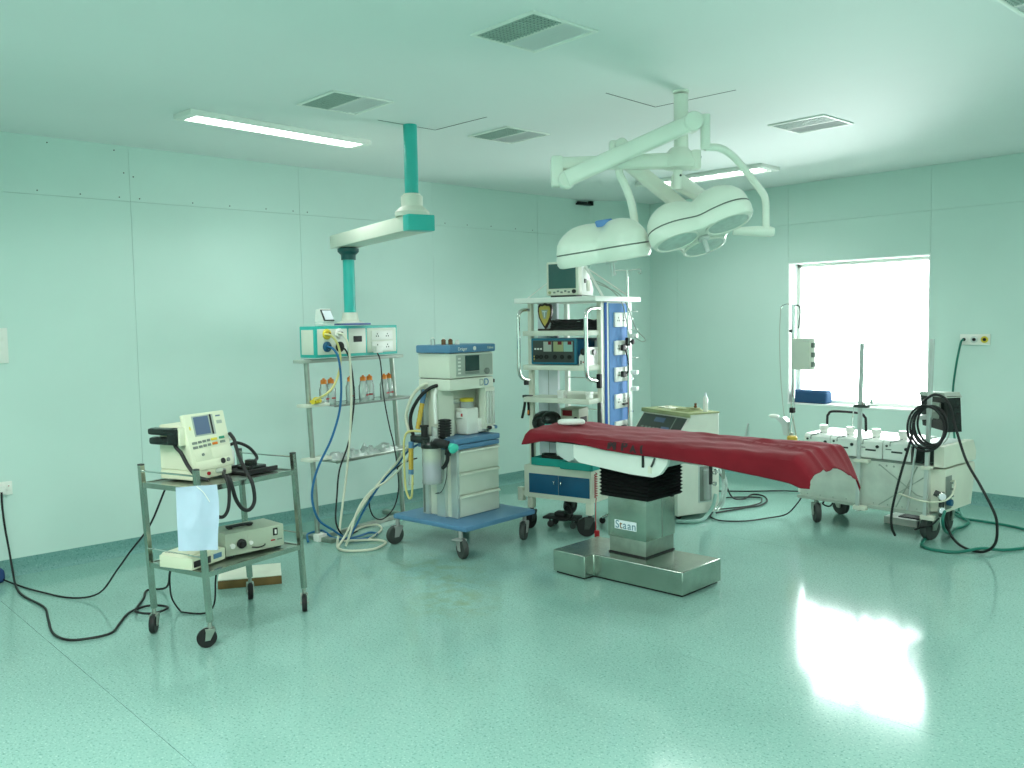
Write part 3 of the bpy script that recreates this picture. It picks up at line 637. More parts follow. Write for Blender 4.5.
cord('paddle_cable', [(1.76, -5.385, 0.96), (1.83, -5.395, 0.935), (1.861, -5.40, 0.898), (1.914, -5.41, 0.854), (1.987, -5.415, 0.795), (2.028, -5.404, 0.74), (2.033, -5.398, 0.656), (2.037, -5.424, 0.616), (2.048, -5.466, 0.624), (2.060, -5.504, 0.675), (2.068, -5.525, 0.738), (2.062, -5.532, 0.775), (2.03, -5.53, 0.79)], 0.0095, 'black', 'thick black cable hanging in a long loop over the trolley edge', 'cable')
bo = thing('spray_bottle', 'small white pump bottle standing behind the paddle machine', 'bottle', lpt(DL, DR, (-0.10, 0.335, 0.0)), DR)
MB().lathe([(0.028, 0), (0.03, 0.01), (0.03, 0.10), (0.012, 0.125), (0.012, 0.135)]).build('body', M['whitep'], bo)
MB().cyl((0, 0, 0.13), (0, 0, 0.165), 0.006, seg=10).box(-0.012, 0.045, -0.012, 0.012, 0.16, 0.175, 0.004).cyl((0.04, 0, 0.16), (0.04, 0, 0.13), 0.004, seg=8).build('pump', M['whitep'], bo)

# lower shelf units
gu = thing('power_unit', 'grey green metal box with black handle and front dial on the lower trolley shelf', 'electronic unit', (1.899, -5.495, 0.357), 2.2)
MB().box(-0.205, 0.0, 0.0, 0.326, 0.008, 0.122, 0.008).build('case', M['greygreen'], gu)
MB().box(-0.19, -0.16, 0.02, 0.05, 0, 0.009).box(-0.19, -0.16, 0.28, 0.31, 0, 0.009).box(-0.04, -0.01, 0.02, 0.05, 0, 0.009).box(-0.04, -0.01, 0.28, 0.31, 0, 0.009).build('feet', M['black'], gu)
MB().box(-0.115, -0.085, 0.06, 0.20, 0.128, 0.138, 0.004).box(-0.113, -0.087, 0.065, 0.085, 0.121, 0.13).box(-0.113, -0.087, 0.175, 0.195, 0.121, 0.13).build('handle', M['black'], gu)
MB().box(-0.001, 0.002, 0.12, 0.222, 0.03, 0.105, 0.001).build('face_plate', M['greygreen'], gu)
MB().lathe([(0.024, 0), (0.024, 0.010), (0.014, 0.014), (0.014, 0.03)], (0.0, 0.085, 0.062), (1, 0, 0)).build('dial', M['black'], gu)
MB().cyl((0, 0.035, 0.058), (0.012, 0.035, 0.058), 0.013, seg=16).cyl((0, 0.135, 0.058), (0.012, 0.135, 0.058), 0.010, seg=16).build('jack', M['whitep'], gu)
MB().box(-0.001, 0.004, 0.262, 0.288, 0.07, 0.108, 0.002).build('rocker_switch', M['black'], gu); MB().box(0.003, 0.007, 0.270, 0.280, 0.078, 0.100, 0.001).build('rocker', M['whitep'], gu)
MB().box(-0.001, 0.003, 0.25, 0.272, 0.044, 0.050).build('mark', M['red'], gu); MB().box(-0.001, 0.003, 0.286, 0.312, 0.044, 0.050).build('mark', M['greyd'], gu)
MB().tube([(0.004, 0.14, 0.034), (0.01, 0.17, 0.028), (0.01, 0.20, 0.03), (0.004, 0.215, 0.036)], 0.003, 6).build('grip', M['black'], gu)
wu = thing('recorder_unit', 'low ivory instrument box with slotted lid at the near end of the lower trolley shelf', 'electronic unit', (1.996, -5.707, 0.357), 24)
MB().box(-0.20, 0.0, 0.0, 0.228, 0.004, 0.062, 0.004).build('case', M['ivory'], wu)
MB().prism([(0.004, 0.060), (0.224, 0.060), (0.21, 0.070), (0.02, 0.070)], -0.196, -0.03, 'x').build('lid', M['ivory'], wu)
sl_ = MB()
for k in range(9): sl_.box(-0.185+k*0.017, -0.178+k*0.017, 0.022, 0.032, 0.0695, 0.0712)
sl_.build('vent_slots', M['greyd'], wu)
MB().box(-0.001, 0.003, 0.012, 0.065, 0.014, 0.044, 0.001).build('display', M['black'], wu)
MB().box(-0.001, 0.003, 0.105, 0.125, 0.012, 0.045, 0.001).build('socket', M['dark'], wu)
MB().box(-0.001, 0.003, 0.145, 0.20, 0.022, 0.046, 0.001).build('label_plate', M['blue'], wu)
# blue cloth tied to the near leg
def cloth_sheet(w_, h_, nx, nz, fold, thick=0.004, seed=0):
    vs = []; fs = []
    for i in range(nx+1):
        for j in range(nz+1):
            u = i/nx; v = j/nz; x = (u-0.5)*w_; z = -v*h_
            y = fold*math.sin(u*7+seed)*v + 0.010*noise.noise((u*3+seed, v*2.5, seed)) + 0.006*noise.noise((u*9, v*7, seed))
            vs.append((x+0.006*math.sin(v*5)*u, y, z - 0.012*u*v))
    for i in range(nx):
        for j in range(nz): k = i*(nz+1)+j; fs.append((k, k+1, k+nz+2, k+nz+1))
    n = len(vs); vs += [(x, y+thick, z) for x, y, z in vs]; fs2 = [tuple(n+i for i in reversed(f)) for f in fs]
    edge = []
    for i in range(nx): edge += [(i*(nz+1), (i+1)*(nz+1), n+(i+1)*(nz+1), n+i*(nz+1)), ((i+1)*(nz+1)+nz, i*(nz+1)+nz, n+i*(nz+1)+nz, n+(i+1)*(nz+1)+nz)]
    for j in range(nz): edge += [(j+1, j, n+j, n+j+1), (nx*(nz+1)+j, nx*(nz+1)+j+1, n+nx*(nz+1)+j+1, n+nx*(nz+1)+j)]
    return MB().add(vs, fs+fs2+edge)
cl = tag(cloth_sheet(0.178, 0.292, 14, 18, 0.006, 0.006, 2.0).build('hand_towel', M['cloth']), 'pale blue cloth hanging over the near corner of the steel trolley', 'towel')
cl.location = (2.105, -5.715, 0.778); cl.rotation_euler = (R(-1), 0, R(66))
MB().tube([(0.0, -0.006, 0.0), (0.03, -0.012, -0.03), (0.055, -0.012, -0.075)], 0.0022, 6).build('tie_string', M['towel'], cl)
# box on the floor behind the trolley
fb = thing('flat_box', 'flat wooden box with a paper top on the floor under the trolley', 'box', lpt(TL, TR, (-0.43, 0.50, 0)), 15+48)
MB().box(-0.18, 0.175, -0.065, 0.21, 0, 0.048, 0.002).build('body', M['wood'], fb); MB().box(-0.18, 0.175, -0.065, 0.21, 0.0482, 0.053, 0.001).build('paper_top', M['paper'], fb)
# cables of the trolley
cord('mains_cable', [(0.05,-6.05,0.53),(0.045,-6.05,0.46),(0.04,-6.042,0.327),(0.06,-6.03,0.175),(0.12,-6.03,0.05),(0.25,-6.05,0.008),(0.52,-6.081,0.008),(0.851,-6.056,0.008),(1.077,-6.097,0.008),(1.333,-6.145,0.008),(1.487,-6.124,0.008),(1.544,-6.046,0.008),(1.544,-5.939,0.008),(1.422,-5.854,0.008),(1.288,-5.762,0.008),(1.241,-5.653,0.008),(1.327,-5.593,0.014),(1.406,-5.608,0.02),(1.426,-5.694,0.02),(1.336,-5.743,0.02),(1.225,-5.692,0.014),(1.085,-5.611,0.008),(0.95,-5.54,0.008),(1.05,-5.47,0.03),(1.35,-5.56,0.2),(1.53,-5.60,0.30),(1.588,-5.575,0.32)], 0.0062, 'black', 'black mains cable from the left wall socket to the trolley, lying in a wide curve')
cord('mains_cable', [(-0.0+0.05,-6.16,0.10),(0.11,-6.10,0.03),(0.282,-6.046,0.008),(0.537,-5.987,0.008),(0.794,-5.892,0.008),(0.95,-5.80,0.05),(1.148,-5.766,0.21),(1.355,-5.765,0.346),(1.495,-5.708,0.5),(1.62,-5.665,0.708),(1.658,-5.655,0.735)], 0.005, 'black', 'black cable rising from the left wall floor edge to the top shelf of the trolley')
cord('short_cable', [(1.70,-5.66,0.33),(1.631,-5.667,0.30),(1.468,-5.607,0.108),(1.436,-5.556,0.012),(1.50,-5.55,0.008),(1.585,-5.479,0.008),(1.648,-5.455,0.065),(1.667,-5.45,0.195),(1.69,-5.44,0.325)], 0.0045, 'black', 'black cable dipping to the floor below the lower trolley shelf')
bb = tag(MB().box(0.03, 0.15, -6.34, -6.075, 0.0, 0.085, 0.03, seg=3).build('blue_bag', M['navy']), 'dark blue bag on the floor at the far left edge by the wall', 'bag')

# ================================================================= RACK UNDER THE PENDANT
rk = thing('shelf_rack', 'steel post rack with two shelves standing under the pendant console', 'rack', KL, KR)
MB().cyl((0, 0, 0), (-0.055, 0, 1.246), 0.018, seg=16).build('post', M['steel2'], rk)
MB().cyl((0.885, 0, 0), (0.80, 0, 1.246), 0.018, seg=16).build('post', M['steel2'], rk)
MB().box(-0.128, 0.88, -0.05, 0.05, 1.245, 1.268, 0.003).build('top_bar', M['grey'], rk)
MB().box(0.0, 0.885, -0.018, 0.018, 0.0, 0.03, 0.003).box(-0.025, 0.025, -0.16, 0.2, 0, 0.03, 0.003).box(0.86, 0.91, -0.16, 0.2, 0, 0.03, 0.003).build('base_frame', M['steel2'], rk)
MB().box(-0.045, 0.03, -0.06, 0.0, 0.0, 0.05, 0.004).build('foot', M['whitep'], rk)
for z, x0, x1, rr_ in ((0.962, -0.132, 0.11, 0.915), (0.585, -0.112, 0.115, 0.905)):
    MB().box(x0+0.02, x1-0.01, -0.055, 0.05, z-0.022, z, 0.004).build('bracket', M['cream'], rk)
    MB().box(0.74, rr_, -0.10, 0.09, z-0.034 if z > 0.9 else z-0.045, z-0.014 if z > 0.9 else z-0.028, 0.004).build('bracket', M['grey'], rk)
MB().box(0.10, 0.895, -0.11, 0.11, 0.936, 0.944).build('shelf', M['clear'], rk, 'clear glass shelf')
MB().box(0.09, 0.90, -0.118, -0.108, 0.932, 0.946, 0.002).box(0.09, 0.90, 0.108, 0.118, 0.932, 0.946, 0.002).build('shelf_rail', M['greyd'], rk)
MB().box(0.09, 0.90, -0.115, 0.115, 0.540, 0.548, 0.002).box(0.09, 0.90, -0.12, -0.108, 0.536, 0.556, 0.002).build('shelf', M['steeld'], rk, 'steel tray shelf')
cl_ = thing('hose_clamp', 'yellow gas hose plug lying on the left end of the upper rack shelf', 'plug', lpt(KL, KR, (-0.02, -0.05, 0.962)), KR+20)
MB().cyl((-0.05, 0, 0.018), (0.05, 0, 0.018), 0.017, seg=14).lathe([(0.024, 0), (0.024, 0.02)], (-0.01, 0, 0.024), (1, 0, 0), 12).box(-0.03, -0.012, -0.035, 0.035, 0.010, 0.026, 0.004).build('body', M['yellow'], cl_)
MB().cyl((0.05, 0, 0.018), (0.09, 0, 0.018), 0.010, seg=12).build('nozzle', M['alu'], cl_)
# bottles
bx = [(0.118, 0.02, 'first humidifier bottle from the left on the glass shelf'), (0.195, 0.03, 'second humidifier bottle from the left on the glass shelf'), (0.395, 0.04, 'third humidifier bottle from the left, half behind the cream hose'),
      (0.487, 0.0, 'fourth humidifier bottle from the left on the glass shelf'), (0.575, 0.02, 'fifth humidifier bottle from the left on the glass shelf'), (0.70, -0.01, 'second humidifier bottle from the right end of the glass shelf'), (0.785, 0.02, 'humidifier bottle at the right end of the glass shelf')]
b0 = None
for i, (x, y, lab) in enumerate(bx):
    loc = lpt(KL, KR, (x, y, 0.9442)); lab = 'clear '+lab
    if b0 is None:
        b0 = thing('humidifier_bottle', lab, 'bottle', loc, KR, 'clear bottles on the glass shelf')
        MB().lathe([(0.030, 0), (0.034, 0.006), (0.034, 0.105), (0.026, 0.125), (0.024, 0.145)]).build('body', M['clear'], b0)
        MB().lathe([(0.022, 0.145), (0.022, 0.170), (0.016, 0.176), (0.008, 0.178), (0.008, 0.186)]).build('cap', M['orange'], b0)
        MB().cyl((0, 0, 0.03), (0, 0, 0.145), 0.005, seg=8).build('dip_tube', M['whitep'], b0)
        MB().box(-0.014, 0.016, -0.0362, -0.0335, 0.035, 0.046).build('mark', M['red'], b0)
    else: copy_thing(b0, loc, KR+random.uniform(-40, 40), lab)
# wrapped packs on the tray
def pack(x, y, sx, sy, sz, lab, m, sd):
    vs = []; fs = []; n = 9
    for i in range(n+1):
        for j in range(n+1):
            u, v = i/n, j/n; e = min(u, 1-u, v, 1-v)*5
            vs.append(((u-0.5)*sx, (v-0.5)*sy, 0.003+sz*min(1, e)*(0.55+0.9*noise.noise((u*5+sd, v*5, sd)))))
    for i in range(n):
        for j in range(n): k = i*(n+1)+j; fs.append((k, k+n+1, k+n+2, k+1))
    n2 = len(vs); vs += [(a, b, 0.0) for a, b, c in vs[:]]; fs += [tuple(n2+i for i in reversed(f)) for f in fs[:]]
    for i in range(n): fs += [(i, i+1, n2+i+1, n2+i), ((i+1)*(n+1), i*(n+1), n2+i*(n+1), n2+(i+1)*(n+1)), (n*(n+1)+i+1, n*(n+1)+i, n2+n*(n+1)+i, n2+n*(n+1)+i+1), (i*(n+1)+n, (i+1)*(n+1)+n, n2+(i+1)*(n+1)+n, n2+i*(n+1)+n)]
    o = tag(MB().add(vs, fs).build('wrapped_pack', M[m]), lab, 'package', 'wrapped packs on the tray shelf'); o.location = lpt(KL, KR, (x, y, 0.5482)); o.rotation_euler = (0, 0, R(KR+sd*9-20)); return o
pack(0.19, 0.0, 0.17, 0.16, 0.05, 'crumpled clear package at the left end of the rack tray shelf', 'wrap', 1.3)
pack(0.36, -0.01, 0.17, 0.17, 0.055, 'crumpled silvery package second from the left on the rack tray shelf', 'alu', 2.1)
pack(0.53, 0.01, 0.16, 0.16, 0.06, 'crumpled clear package in the middle of the rack tray shelf', 'wrap', 3.7)
pack(0.70, 0.0, 0.17, 0.16, 0.055, 'crumpled silvery package at the right end of the rack tray shelf', 'alu', 1.9)
# hoses from the console
cord('gas_hose', [(0.700,-4.193,1.440),(0.721,-4.188,1.440),(0.746,-4.16,1.431),(0.750,-4.117,1.379),(0.748,-4.093,1.289),(0.748,-4.107,1.179),(0.752,-4.156,1.085),(0.755,-4.215,1.036),(0.706,-4.250,1.005),(0.680,-4.262,0.992)], 0.008, 'yellowh', 'yellow gas hose curving from the console to the upper rack shelf', 'hose')
cord('gas_hose', [(0.70,-4.19,1.354),(0.745,-4.155,1.346),(0.765,-4.121,1.283),(0.762,-4.103,1.158),(0.760,-4.104,1.019),(0.760,-4.128,0.883),(0.765,-4.199,0.717),(0.776,-4.303,0.56),(0.789,-4.361,0.433),(0.837,-4.397,0.329),(0.85,-4.36,0.203),(0.848,-4.254,0.117),(0.80,-4.12,0.03),(0.75,-3.98,0.012),(0.72,-3.88,0.012),(0.79,-3.86,0.012),(0.848,-3.98,0.012),(0.79,-4.087,0.012),(0.70,-4.16,0.02),(0.62,-4.17,0.046),(0.53,-4.16,0.046),(0.50,-4.25,0.03),(0.625,-4.32,0.012)], 0.008, 'bluehose', 'blue gas hose hanging from the console down to a tangle on the floor', 'hose')
cord('gas_hose', [(0.68,-4.078,1.444),(0.70,-4.07,1.444),(0.730,-4.05,1.432),(0.745,-4.025,1.362),(0.744,-4.012,1.222),(0.744,-4.013,0.977),(0.746,-4.031,0.767),(0.750,-4.07,0.491),(0.755,-4.117,0.252),(0.795,-4.17,0.10),(0.84,-4.22,0.012),(0.977,-4.283,0.012),(1.07,-4.249,0.012),(1.134,-4.135,0.012),(1.10,-4.03,0.012),(1.032,-3.956,0.012),(0.934,-3.972,0.012),(0.86,-4.078,0.016),(0.80,-4.141,0.012)], 0.0085, 'whiteh', 'cream gas hose hanging straight from the console and looping on the floor', 'hose')
cord('gas_hose', [(0.68,-4.082,1.35),(0.700,-4.074,1.35),(0.727,-4.036,1.328),(0.738,-4.003,1.222),(0.738,-3.985,1.011),(0.740,-4.008,0.838),(0.745,-4.052,0.667),(0.752,-4.13,0.502),(0.765,-4.164,0.332),(0.81,-4.205,0.15),(0.80,-4.13,0.03),(0.75,-4.05,0.035),(0.70,-3.97,0.035)], 0.006, 'black', 'black gas hose hanging behind the cream hose from the console', 'hose')
cord('plug_cord', [(0.605,-3.715,1.322),(0.618,-3.705,1.30),(0.655,-3.70,1.229),(0.665,-3.687,0.986),(0.662,-3.644,0.761),(0.655,-3.60,0.607),(0.645,-3.567,0.415),(0.635,-3.557,0.262),(0.635,-3.605,0.135),(0.65,-3.712,0.073),(0.669,-3.803,0.106),(0.678,-3.845,0.194),(0.698,-3.843,0.277),(0.72,-3.764,0.369),(0.80,-3.72,0.45),(1.05,-3.77,0.55),(1.15,-3.76,0.58)], 0.005, 'black', 'black mains cord hanging from the white plug on the console to the anaesthetic machine')
cord('supply_hose', [(0.90,-4.25,0.012),(0.88,-4.18,0.07),(0.875,-4.094,0.184),(0.84,-3.96,0.296),(0.86,-3.84,0.425),(0.95,-3.79,0.529),(1.10,-3.80,0.66),(1.16,-3.76,0.72)], 0.008, 'whiteh', 'cream supply hose slanting from the floor up to the anaesthetic machine, topmost of three', 'hose')
cord('supply_hose', [(0.93,-4.21,0.012),(0.945,-4.178,0.10),(0.92,-4.10,0.24),(0.88,-3.97,0.339),(0.90,-3.85,0.40),(0.98,-3.80,0.48),(1.14,-3.79,0.62)], 0.0075, 'whiteh', 'cream supply hose with a sagging bend slanting up to the anaesthetic machine', 'hose')
cord('supply_hose', [(0.88,-4.16,0.034),(0.881,-4.10,0.114),(0.84,-3.985,0.229),(0.83,-3.85,0.37),(0.92,-3.775,0.50),(1.06,-3.77,0.62),(1.16,-3.745,0.68)], 0.0075, 'bluehose', 'blue supply hose slanting up to the anaesthetic machine below the cream ones', 'hose')
cord('floor_hose', [(0.70,-4.02,0.03),(0.60,-3.93,0.012),(0.52,-3.80,0.012),(0.55,-3.70,0.012),(0.66,-3.735,0.012),(0.739,-3.80,0.012),(0.82,-3.90,0.014),(0.90,-4.0,0.02)], 0.0075, 'whiteh', 'cream hose curled in an oval on the floor behind the tangle', 'hose')

# ================================================================= ANAESTHETIC MACHINE
AL, AR = (1.36, -3.52, 0), 6
an = thing('anaesthetic_machine', 'cream and blue anaesthetic machine with three drawers on a blue wheeled base', 'anaesthetic machine', AL, AR)
MB().box(-0.335, 0.36, -0.36, 0.335, 0.172, 0.208, 0.015).build('base', M['blue'], an)
for x, y, h_ in ((0.30, -0.345, 160), (-0.31, -0.34, 80), (0.30, 0.285, 115), (-0.27, 0.28, 110)):
    caster(an, x, y, 0.174, 0.064, h_, 'tyre', 'hub', 0.034)
MB().box(0.27, 0.34, -0.40, -0.36, 0.118, 0.128, 0.004).build('brake_pedal', M['hub'], an)
MB().box(-0.185, 0.135, -0.205, 0.20, 0.208, 0.667, 0.006).build('cabinet', M['cream'], an)
for z0, z1 in ((0.212, 0.356), (0.361, 0.508), (0.513, 0.660)):
    dr = MB().box(0.135, 0.148, -0.190, 0.197, z0, z1, 0.004).build('drawer', M['cream'], an)
    MB().prism([(0.146, z1-0.002), (0.160, z1-0.006), (0.164, z1-0.018), (0.158, z1-0.016), (0.148, z1-0.012)], -0.188, 0.195, 'y').build('handle', M['cream'], dr)
MB().box(-0.168, -0.112, -0.232, -0.200, 0.208, 1.31, 0.006).build('column', M['alu'], an, 'grey aluminium channel')
MB().box(-0.160, -0.140, -0.2335, -0.231, 0.22, 1.30).build('channel', M['greyd'], an)
MB().box(-0.03, 0.05, -0.232, -0.198, 0.208, 0.68, 0.006).build('column', M['alu'], an, 'grey aluminium channel')
MB().box(0.09, 0.150, -0.215, -0.192, 0.208, 0.667, 0.006).build('column', M['alu'], an, 'grey aluminium corner post')
MB().box(-0.18, 0.17, -0.255, 0.185, 0.668, 0.700, 0.006).box(-0.18, 0.175, -0.26, 0.187, 0.704, 0.742, 0.008).build('worktop', M['blue'], an)
MB().box(-0.185, -0.03, -0.21, 0.195, 0.742, 1.06, 0.004).build('back_column', M['cream'], an)
MB().box(-0.05, 0.02, -0.245, -0.10, 0.742, 1.06, 0.006).build('side_column', M['cream'], an)
MB().box(-0.03, 0.09, 0.165, 0.185, 0.742, 1.06, 0.003).build('side_panel', M['cream'], an)
fm = MB().box(0.075, 0.135, 0.085, 0.185, 0.775, 1.06, 0.004).build('flowmeter_block', M['cream'], an)
for y in (0.105, 0.133, 0.162):
    MB().cyl((0.14, y, 0.81), (0.14, y, 1.035), 0.010, seg=12).build('flow_tube', M['clear'], fm)
    MB().cyl((0.14, y, 0.785), (0.165, y, 0.785), 0.012, seg=12).build('flow_knob', M['black' if y < 0.12 else 'whitep' if y < 0.15 else 'blue'], fm)
MB().box(-0.155, 0.142, -0.255, 0.165, 1.06, 1.133, 0.004).build('tray_box', M['cream'], an)
up = MB().box(-0.155, 0.142, -0.255, 0.165, 1.139, 1.302, 0.005).build('control_box', M['cream'], an)
MB().box(0.141, 0.146, -0.195, 0.155, 1.150, 1.290, 0.002).build('face_plate', M['grey'], up)
MB().box(0.145, 0.149, -0.112, 0.022, 1.182, 1.285, 0.002).build('screen', M['screend'], up, 'dark display')
MB().box(0.145, 0.149, -0.112, 0.022, 1.160, 1.178, 0.002).build('key_strip', M['greyd'], up)
for k in range(5): MB().box(0.145, 0.149, -0.180, -0.155, 1.165+k*0.024, 1.177+k*0.024, 0.002).build('key', M['whitep'], up)
MB().lathe([(0.021, 0), (0.021, 0.014), (0.016, 0.018)], (0.145, 0.092, 1.175), (1, 0, 0)).build('knob', M['greyd'], up)
MB().box(0.13, 0.145, 0.165, 0.177, 1.09, 1.115, 0.003).build('catch', M['black'], an)
MB().box(-0.155, 0.165, -0.275, 0.168, 1.306, 1.358, 0.010).build('top_shelf', M['blue'], an)
mt = lambda y, z, x=0.1445: basis((x, y, z), (0, 1, 0), (0, 0, 1))
text('logo', 'D', 0.066, M['blue'], an, mt(0.092, 1.097), 'blue letter D mark', bold=0.001)
text('logo', 'D', 0.066, M['grey'], an, basis((0.1445, 0.040, 1.097), (0, -1, 0), (0, 0, 1)) if False else mt(0.045, 1.097), 'pale letter D mark', bold=0.0005)
text('lettering', 'Dr\u00e4ger', 0.030, M['whitep'], an, mt(-0.155, 1.331, 0.1668))
text('lettering', 'Fabius', 0.024, M['cream'], an, mt(0.115, 1.333, 0.1668))
MB().cyl((0.165, -0.04, 1.332), (0.168, -0.04, 1.332), 0.014, seg=20).build('emblem', M['whitep'], an)
# absorber and breathing parts on the left side
ab = MB().cyl((0.04, -0.335, 0.47), (0.04, -0.335, 0.69), 0.064, seg=28).lathe([(0.066, 0.455), (0.066, 0.475), (0.02, 0.45)], (0.04, -0.335, 0)).build('absorber_canister', M['clear'], an)
MB().cyl((0.04, -0.335, 0.478), (0.04, -0.335, 0.60), 0.060, seg=24).build('lime', M['lime'], ab); MB().cyl((0.04, -0.335, 0.601), (0.04, -0.335, 0.686), 0.060, seg=24).build('fresh_lime', M['limew'], ab)
hb = MB().lathe([(0.070, 0.69), (0.070, 0.715), (0.06, 0.725), (0.06, 0.745), (0.03, 0.75)], (0.04, -0.335, 0)).box(-0.13, 0.06, -0.37, -0.27, 0.715, 0.765, 0.01).box(0.0, 0.08, -0.33, -0.24, 0.72, 0.76, 0.008).build('absorber_head', M['blackg'], an)
MB().cyl((-0.02, -0.34, 0.76), (-0.02, -0.34, 0.83), 0.022, seg=16).cyl((-0.02, -0.34, 0.822), (-0.02, -0.34, 0.834), 0.03, seg=16).build('valve_knob', M['black'], hb)
MB().cyl((0.04, -0.30, 0.745), (0.04, -0.30, 0.825), 0.024, seg=16).cyl((0.09, -0.36, 0.72), (0.09, -0.36, 0.77), 0.028, seg=16).lathe([(0.03, 0), (0.034, 0.02), (0.02, 0.05)], (0.12, -0.37, 0.735), (1, -0.4, 0.1)).build('valve_dome', M['clear'], hb)
rb = MB()
for k in range(6): rb.box(0.075, 0.14, -0.305, -0.245, 0.775+k*0.017, 0.787+k*0.017, 0.003)
rb.box(0.083, 0.132, -0.298, -0.252, 0.76, 0.875).build('ribbed_block', M['black'], an)
MB().tube([(0.10, -0.37, 0.725), (0.16, -0.39, 0.735), (0.20, -0.38, 0.73), (0.225, -0.36, 0.72)], 0.028, 12, 4, ribs=0.12).build('elbow', M['black'], an)
MB().lathe([(0.018, 0), (0.022, 0.01), (0.030, 0.03), (0.034, 0.045), (0.030, 0.048)], (0.235, -0.355, 0.72), (0.9, -0.2, -0.35)).build('mask_connector', M['mask'], an, 'turquoise mask connector')
MB().tube([(0.119, -0.312, 0.56), (0.16, -0.33, 0.585), (0.185, -0.335, 0.62), (0.19, -0.335, 0.665)], 0.013, 10).build('elbow', M['black'], an)
MB().lathe([(0.022, 0), (0.022, 0.03)], (0.19, -0.335, 0.655), (0.3, 0, 1), 14).build('cuff', M['black'], an)
MB().tube([(0.05, -0.22, 1.09), (0.0, -0.27, 1.085), (-0.07, -0.31, 1.03), (-0.14, -0.325, 0.94), (-0.165, -0.33, 0.86), (-0.15, -0.33, 0.78), (-0.12, -0.33, 0.74)], 0.012, 10).build('breathing_tube', M['black'], an)
MB().tube([(-0.05, -0.235, 1.10), (-0.10, -0.27, 1.09), (-0.16, -0.31, 1.02), (-0.195, -0.33, 0.92), (-0.205, -0.33, 0.85), (-0.17, -0.335, 0.77)], 0.011, 10).build('breathing_tube', M['whiteh'], an)
MB().tube([(0.0, -0.235, 1.09), (0.02, -0.275, 1.02), (0.03, -0.285, 0.92), (0.04, -0.29, 0.84)], 0.013, 10).build('breathing_tube', M['whitep'], an)
MB().tube([(-0.10, -0.24, 1.065), (-0.105, -0.28, 0.95), (-0.11, -0.315, 0.80)], 0.015, 10, 12, ribs=0.15).build('corrugated_tube', M['ochre'], an)
MB().cyl((-0.10, -0.25, 1.06), (-0.105, -0.275, 0.97), 0.018, seg=12).build('cuff', M['blue'], an)
MB().tube([(-0.115, -0.375, 0.70), (-0.12, -0.375, 0.60), (-0.122, -0.375, 0.52)], 0.015, 10, 14, ribs=0.15).build('corrugated_tube', M['ochre'], an)
MB().cyl((-0.112, -0.375, 0.72), (-0.115, -0.375, 0.68), 0.019, seg=12).cyl((-0.122, -0.375, 0.535), (-0.122, -0.375, 0.505), 0.018, seg=12).build('cuff', M['blue'], an)
MB().cyl((-0.122, -0.375, 0.505), (-0.122, -0.375, 0.43), 0.014, 0.018, seg=12).build('tube_end', M['clear'], an)
MB().tube([(-0.07, -0.31, 0.785), (-0.15, -0.36, 0.785), (-0.17, -0.385, 0.73), (-0.17, -0.39, 0.60), (-0.165, -0.39, 0.43), (-0.14, -0.39, 0.355), (-0.115, -0.39, 0.345), (-0.10, -0.39, 0.38), (-0.095, -0.385, 0.50)], 0.0075, 8).build('sample_tube', M['yellowh'], an)
MB().tube([(0.16, -0.31, 0.61), (0.145, -0.31, 0.49), (0.09, -0.30, 0.40), (0.0, -0.27, 0.37), (-0.01, -0.235, 0.37)], 0.003, 6).build('sensor_wire', M['dark'], an)
MB().box(-0.04, 0.06, -0.26, -0.205, 0.72, 0.75, 0.005).build('support_arm', M['alu'], an)
# vaporiser
vp = MB().box(-0.02, 0.085, -0.045, 0.075, 0.745, 0.925, 0.012).box(0.06, 0.10, 0.055, 0.125, 0.755, 0.85, 0.01).build('vaporiser', M['whitep'], an)
MB().lathe([(0.050, 0.925), (0.050, 0.965), (0.045, 0.967)], (0.03, 0.015, 0)).build('dial', M['clear'], vp); MB().lathe([(0.048, 0.967), (0.048, 0.985), (0.042, 0.99)], (0.03, 0.015, 0)).build('dial_ring', M['yellow'], vp, 'yellow dial ring')
MB().box(0.01, 0.05, -0.075, -0.044, 0.86, 0.90, 0.006).build('lock', M['whitep'], vp); MB().box(0.049, 0.053, -0.068, -0.052, 0.868, 0.890, 0.002).build('lock_mark', M['red'], vp)
MB().box(-0.04, 0.0, -0.10, 0.06, 0.955, 0.985, 0.005).build('manifold', M['alu'], an)
for i, (x, y, m, h_, lab) in enumerate([(0.0, -0.165, 'brown', 0.045, 'small brown vial at the left on top of the anaesthetic machine'), (0.03, -0.13, 'brown', 0.045, 'small brown vial right of its twin on top of the anaesthetic machine'), (0.05, -0.085, 'whitep', 0.030, 'small white cap on top of the anaesthetic machine'), (-0.05, -0.215, 'clear', 0.05, 'small clear vial at the left end on top of the anaesthetic machine')]):
    v_ = thing('vial', lab, 'vial', lpt(AL, AR, (x, y, 1.3585)), AR, 'vials on the anaesthetic machine')
    MB().lathe([(0.015, 0), (0.015, h_*0.7), (0.008, h_*0.8), (0.008, h_*0.86)]).build('body', M[m], v_); MB().cyl((0, 0, h_*0.85), (0, 0, h_), 0.010, seg=12).build('cap', M['whitep'], v_)
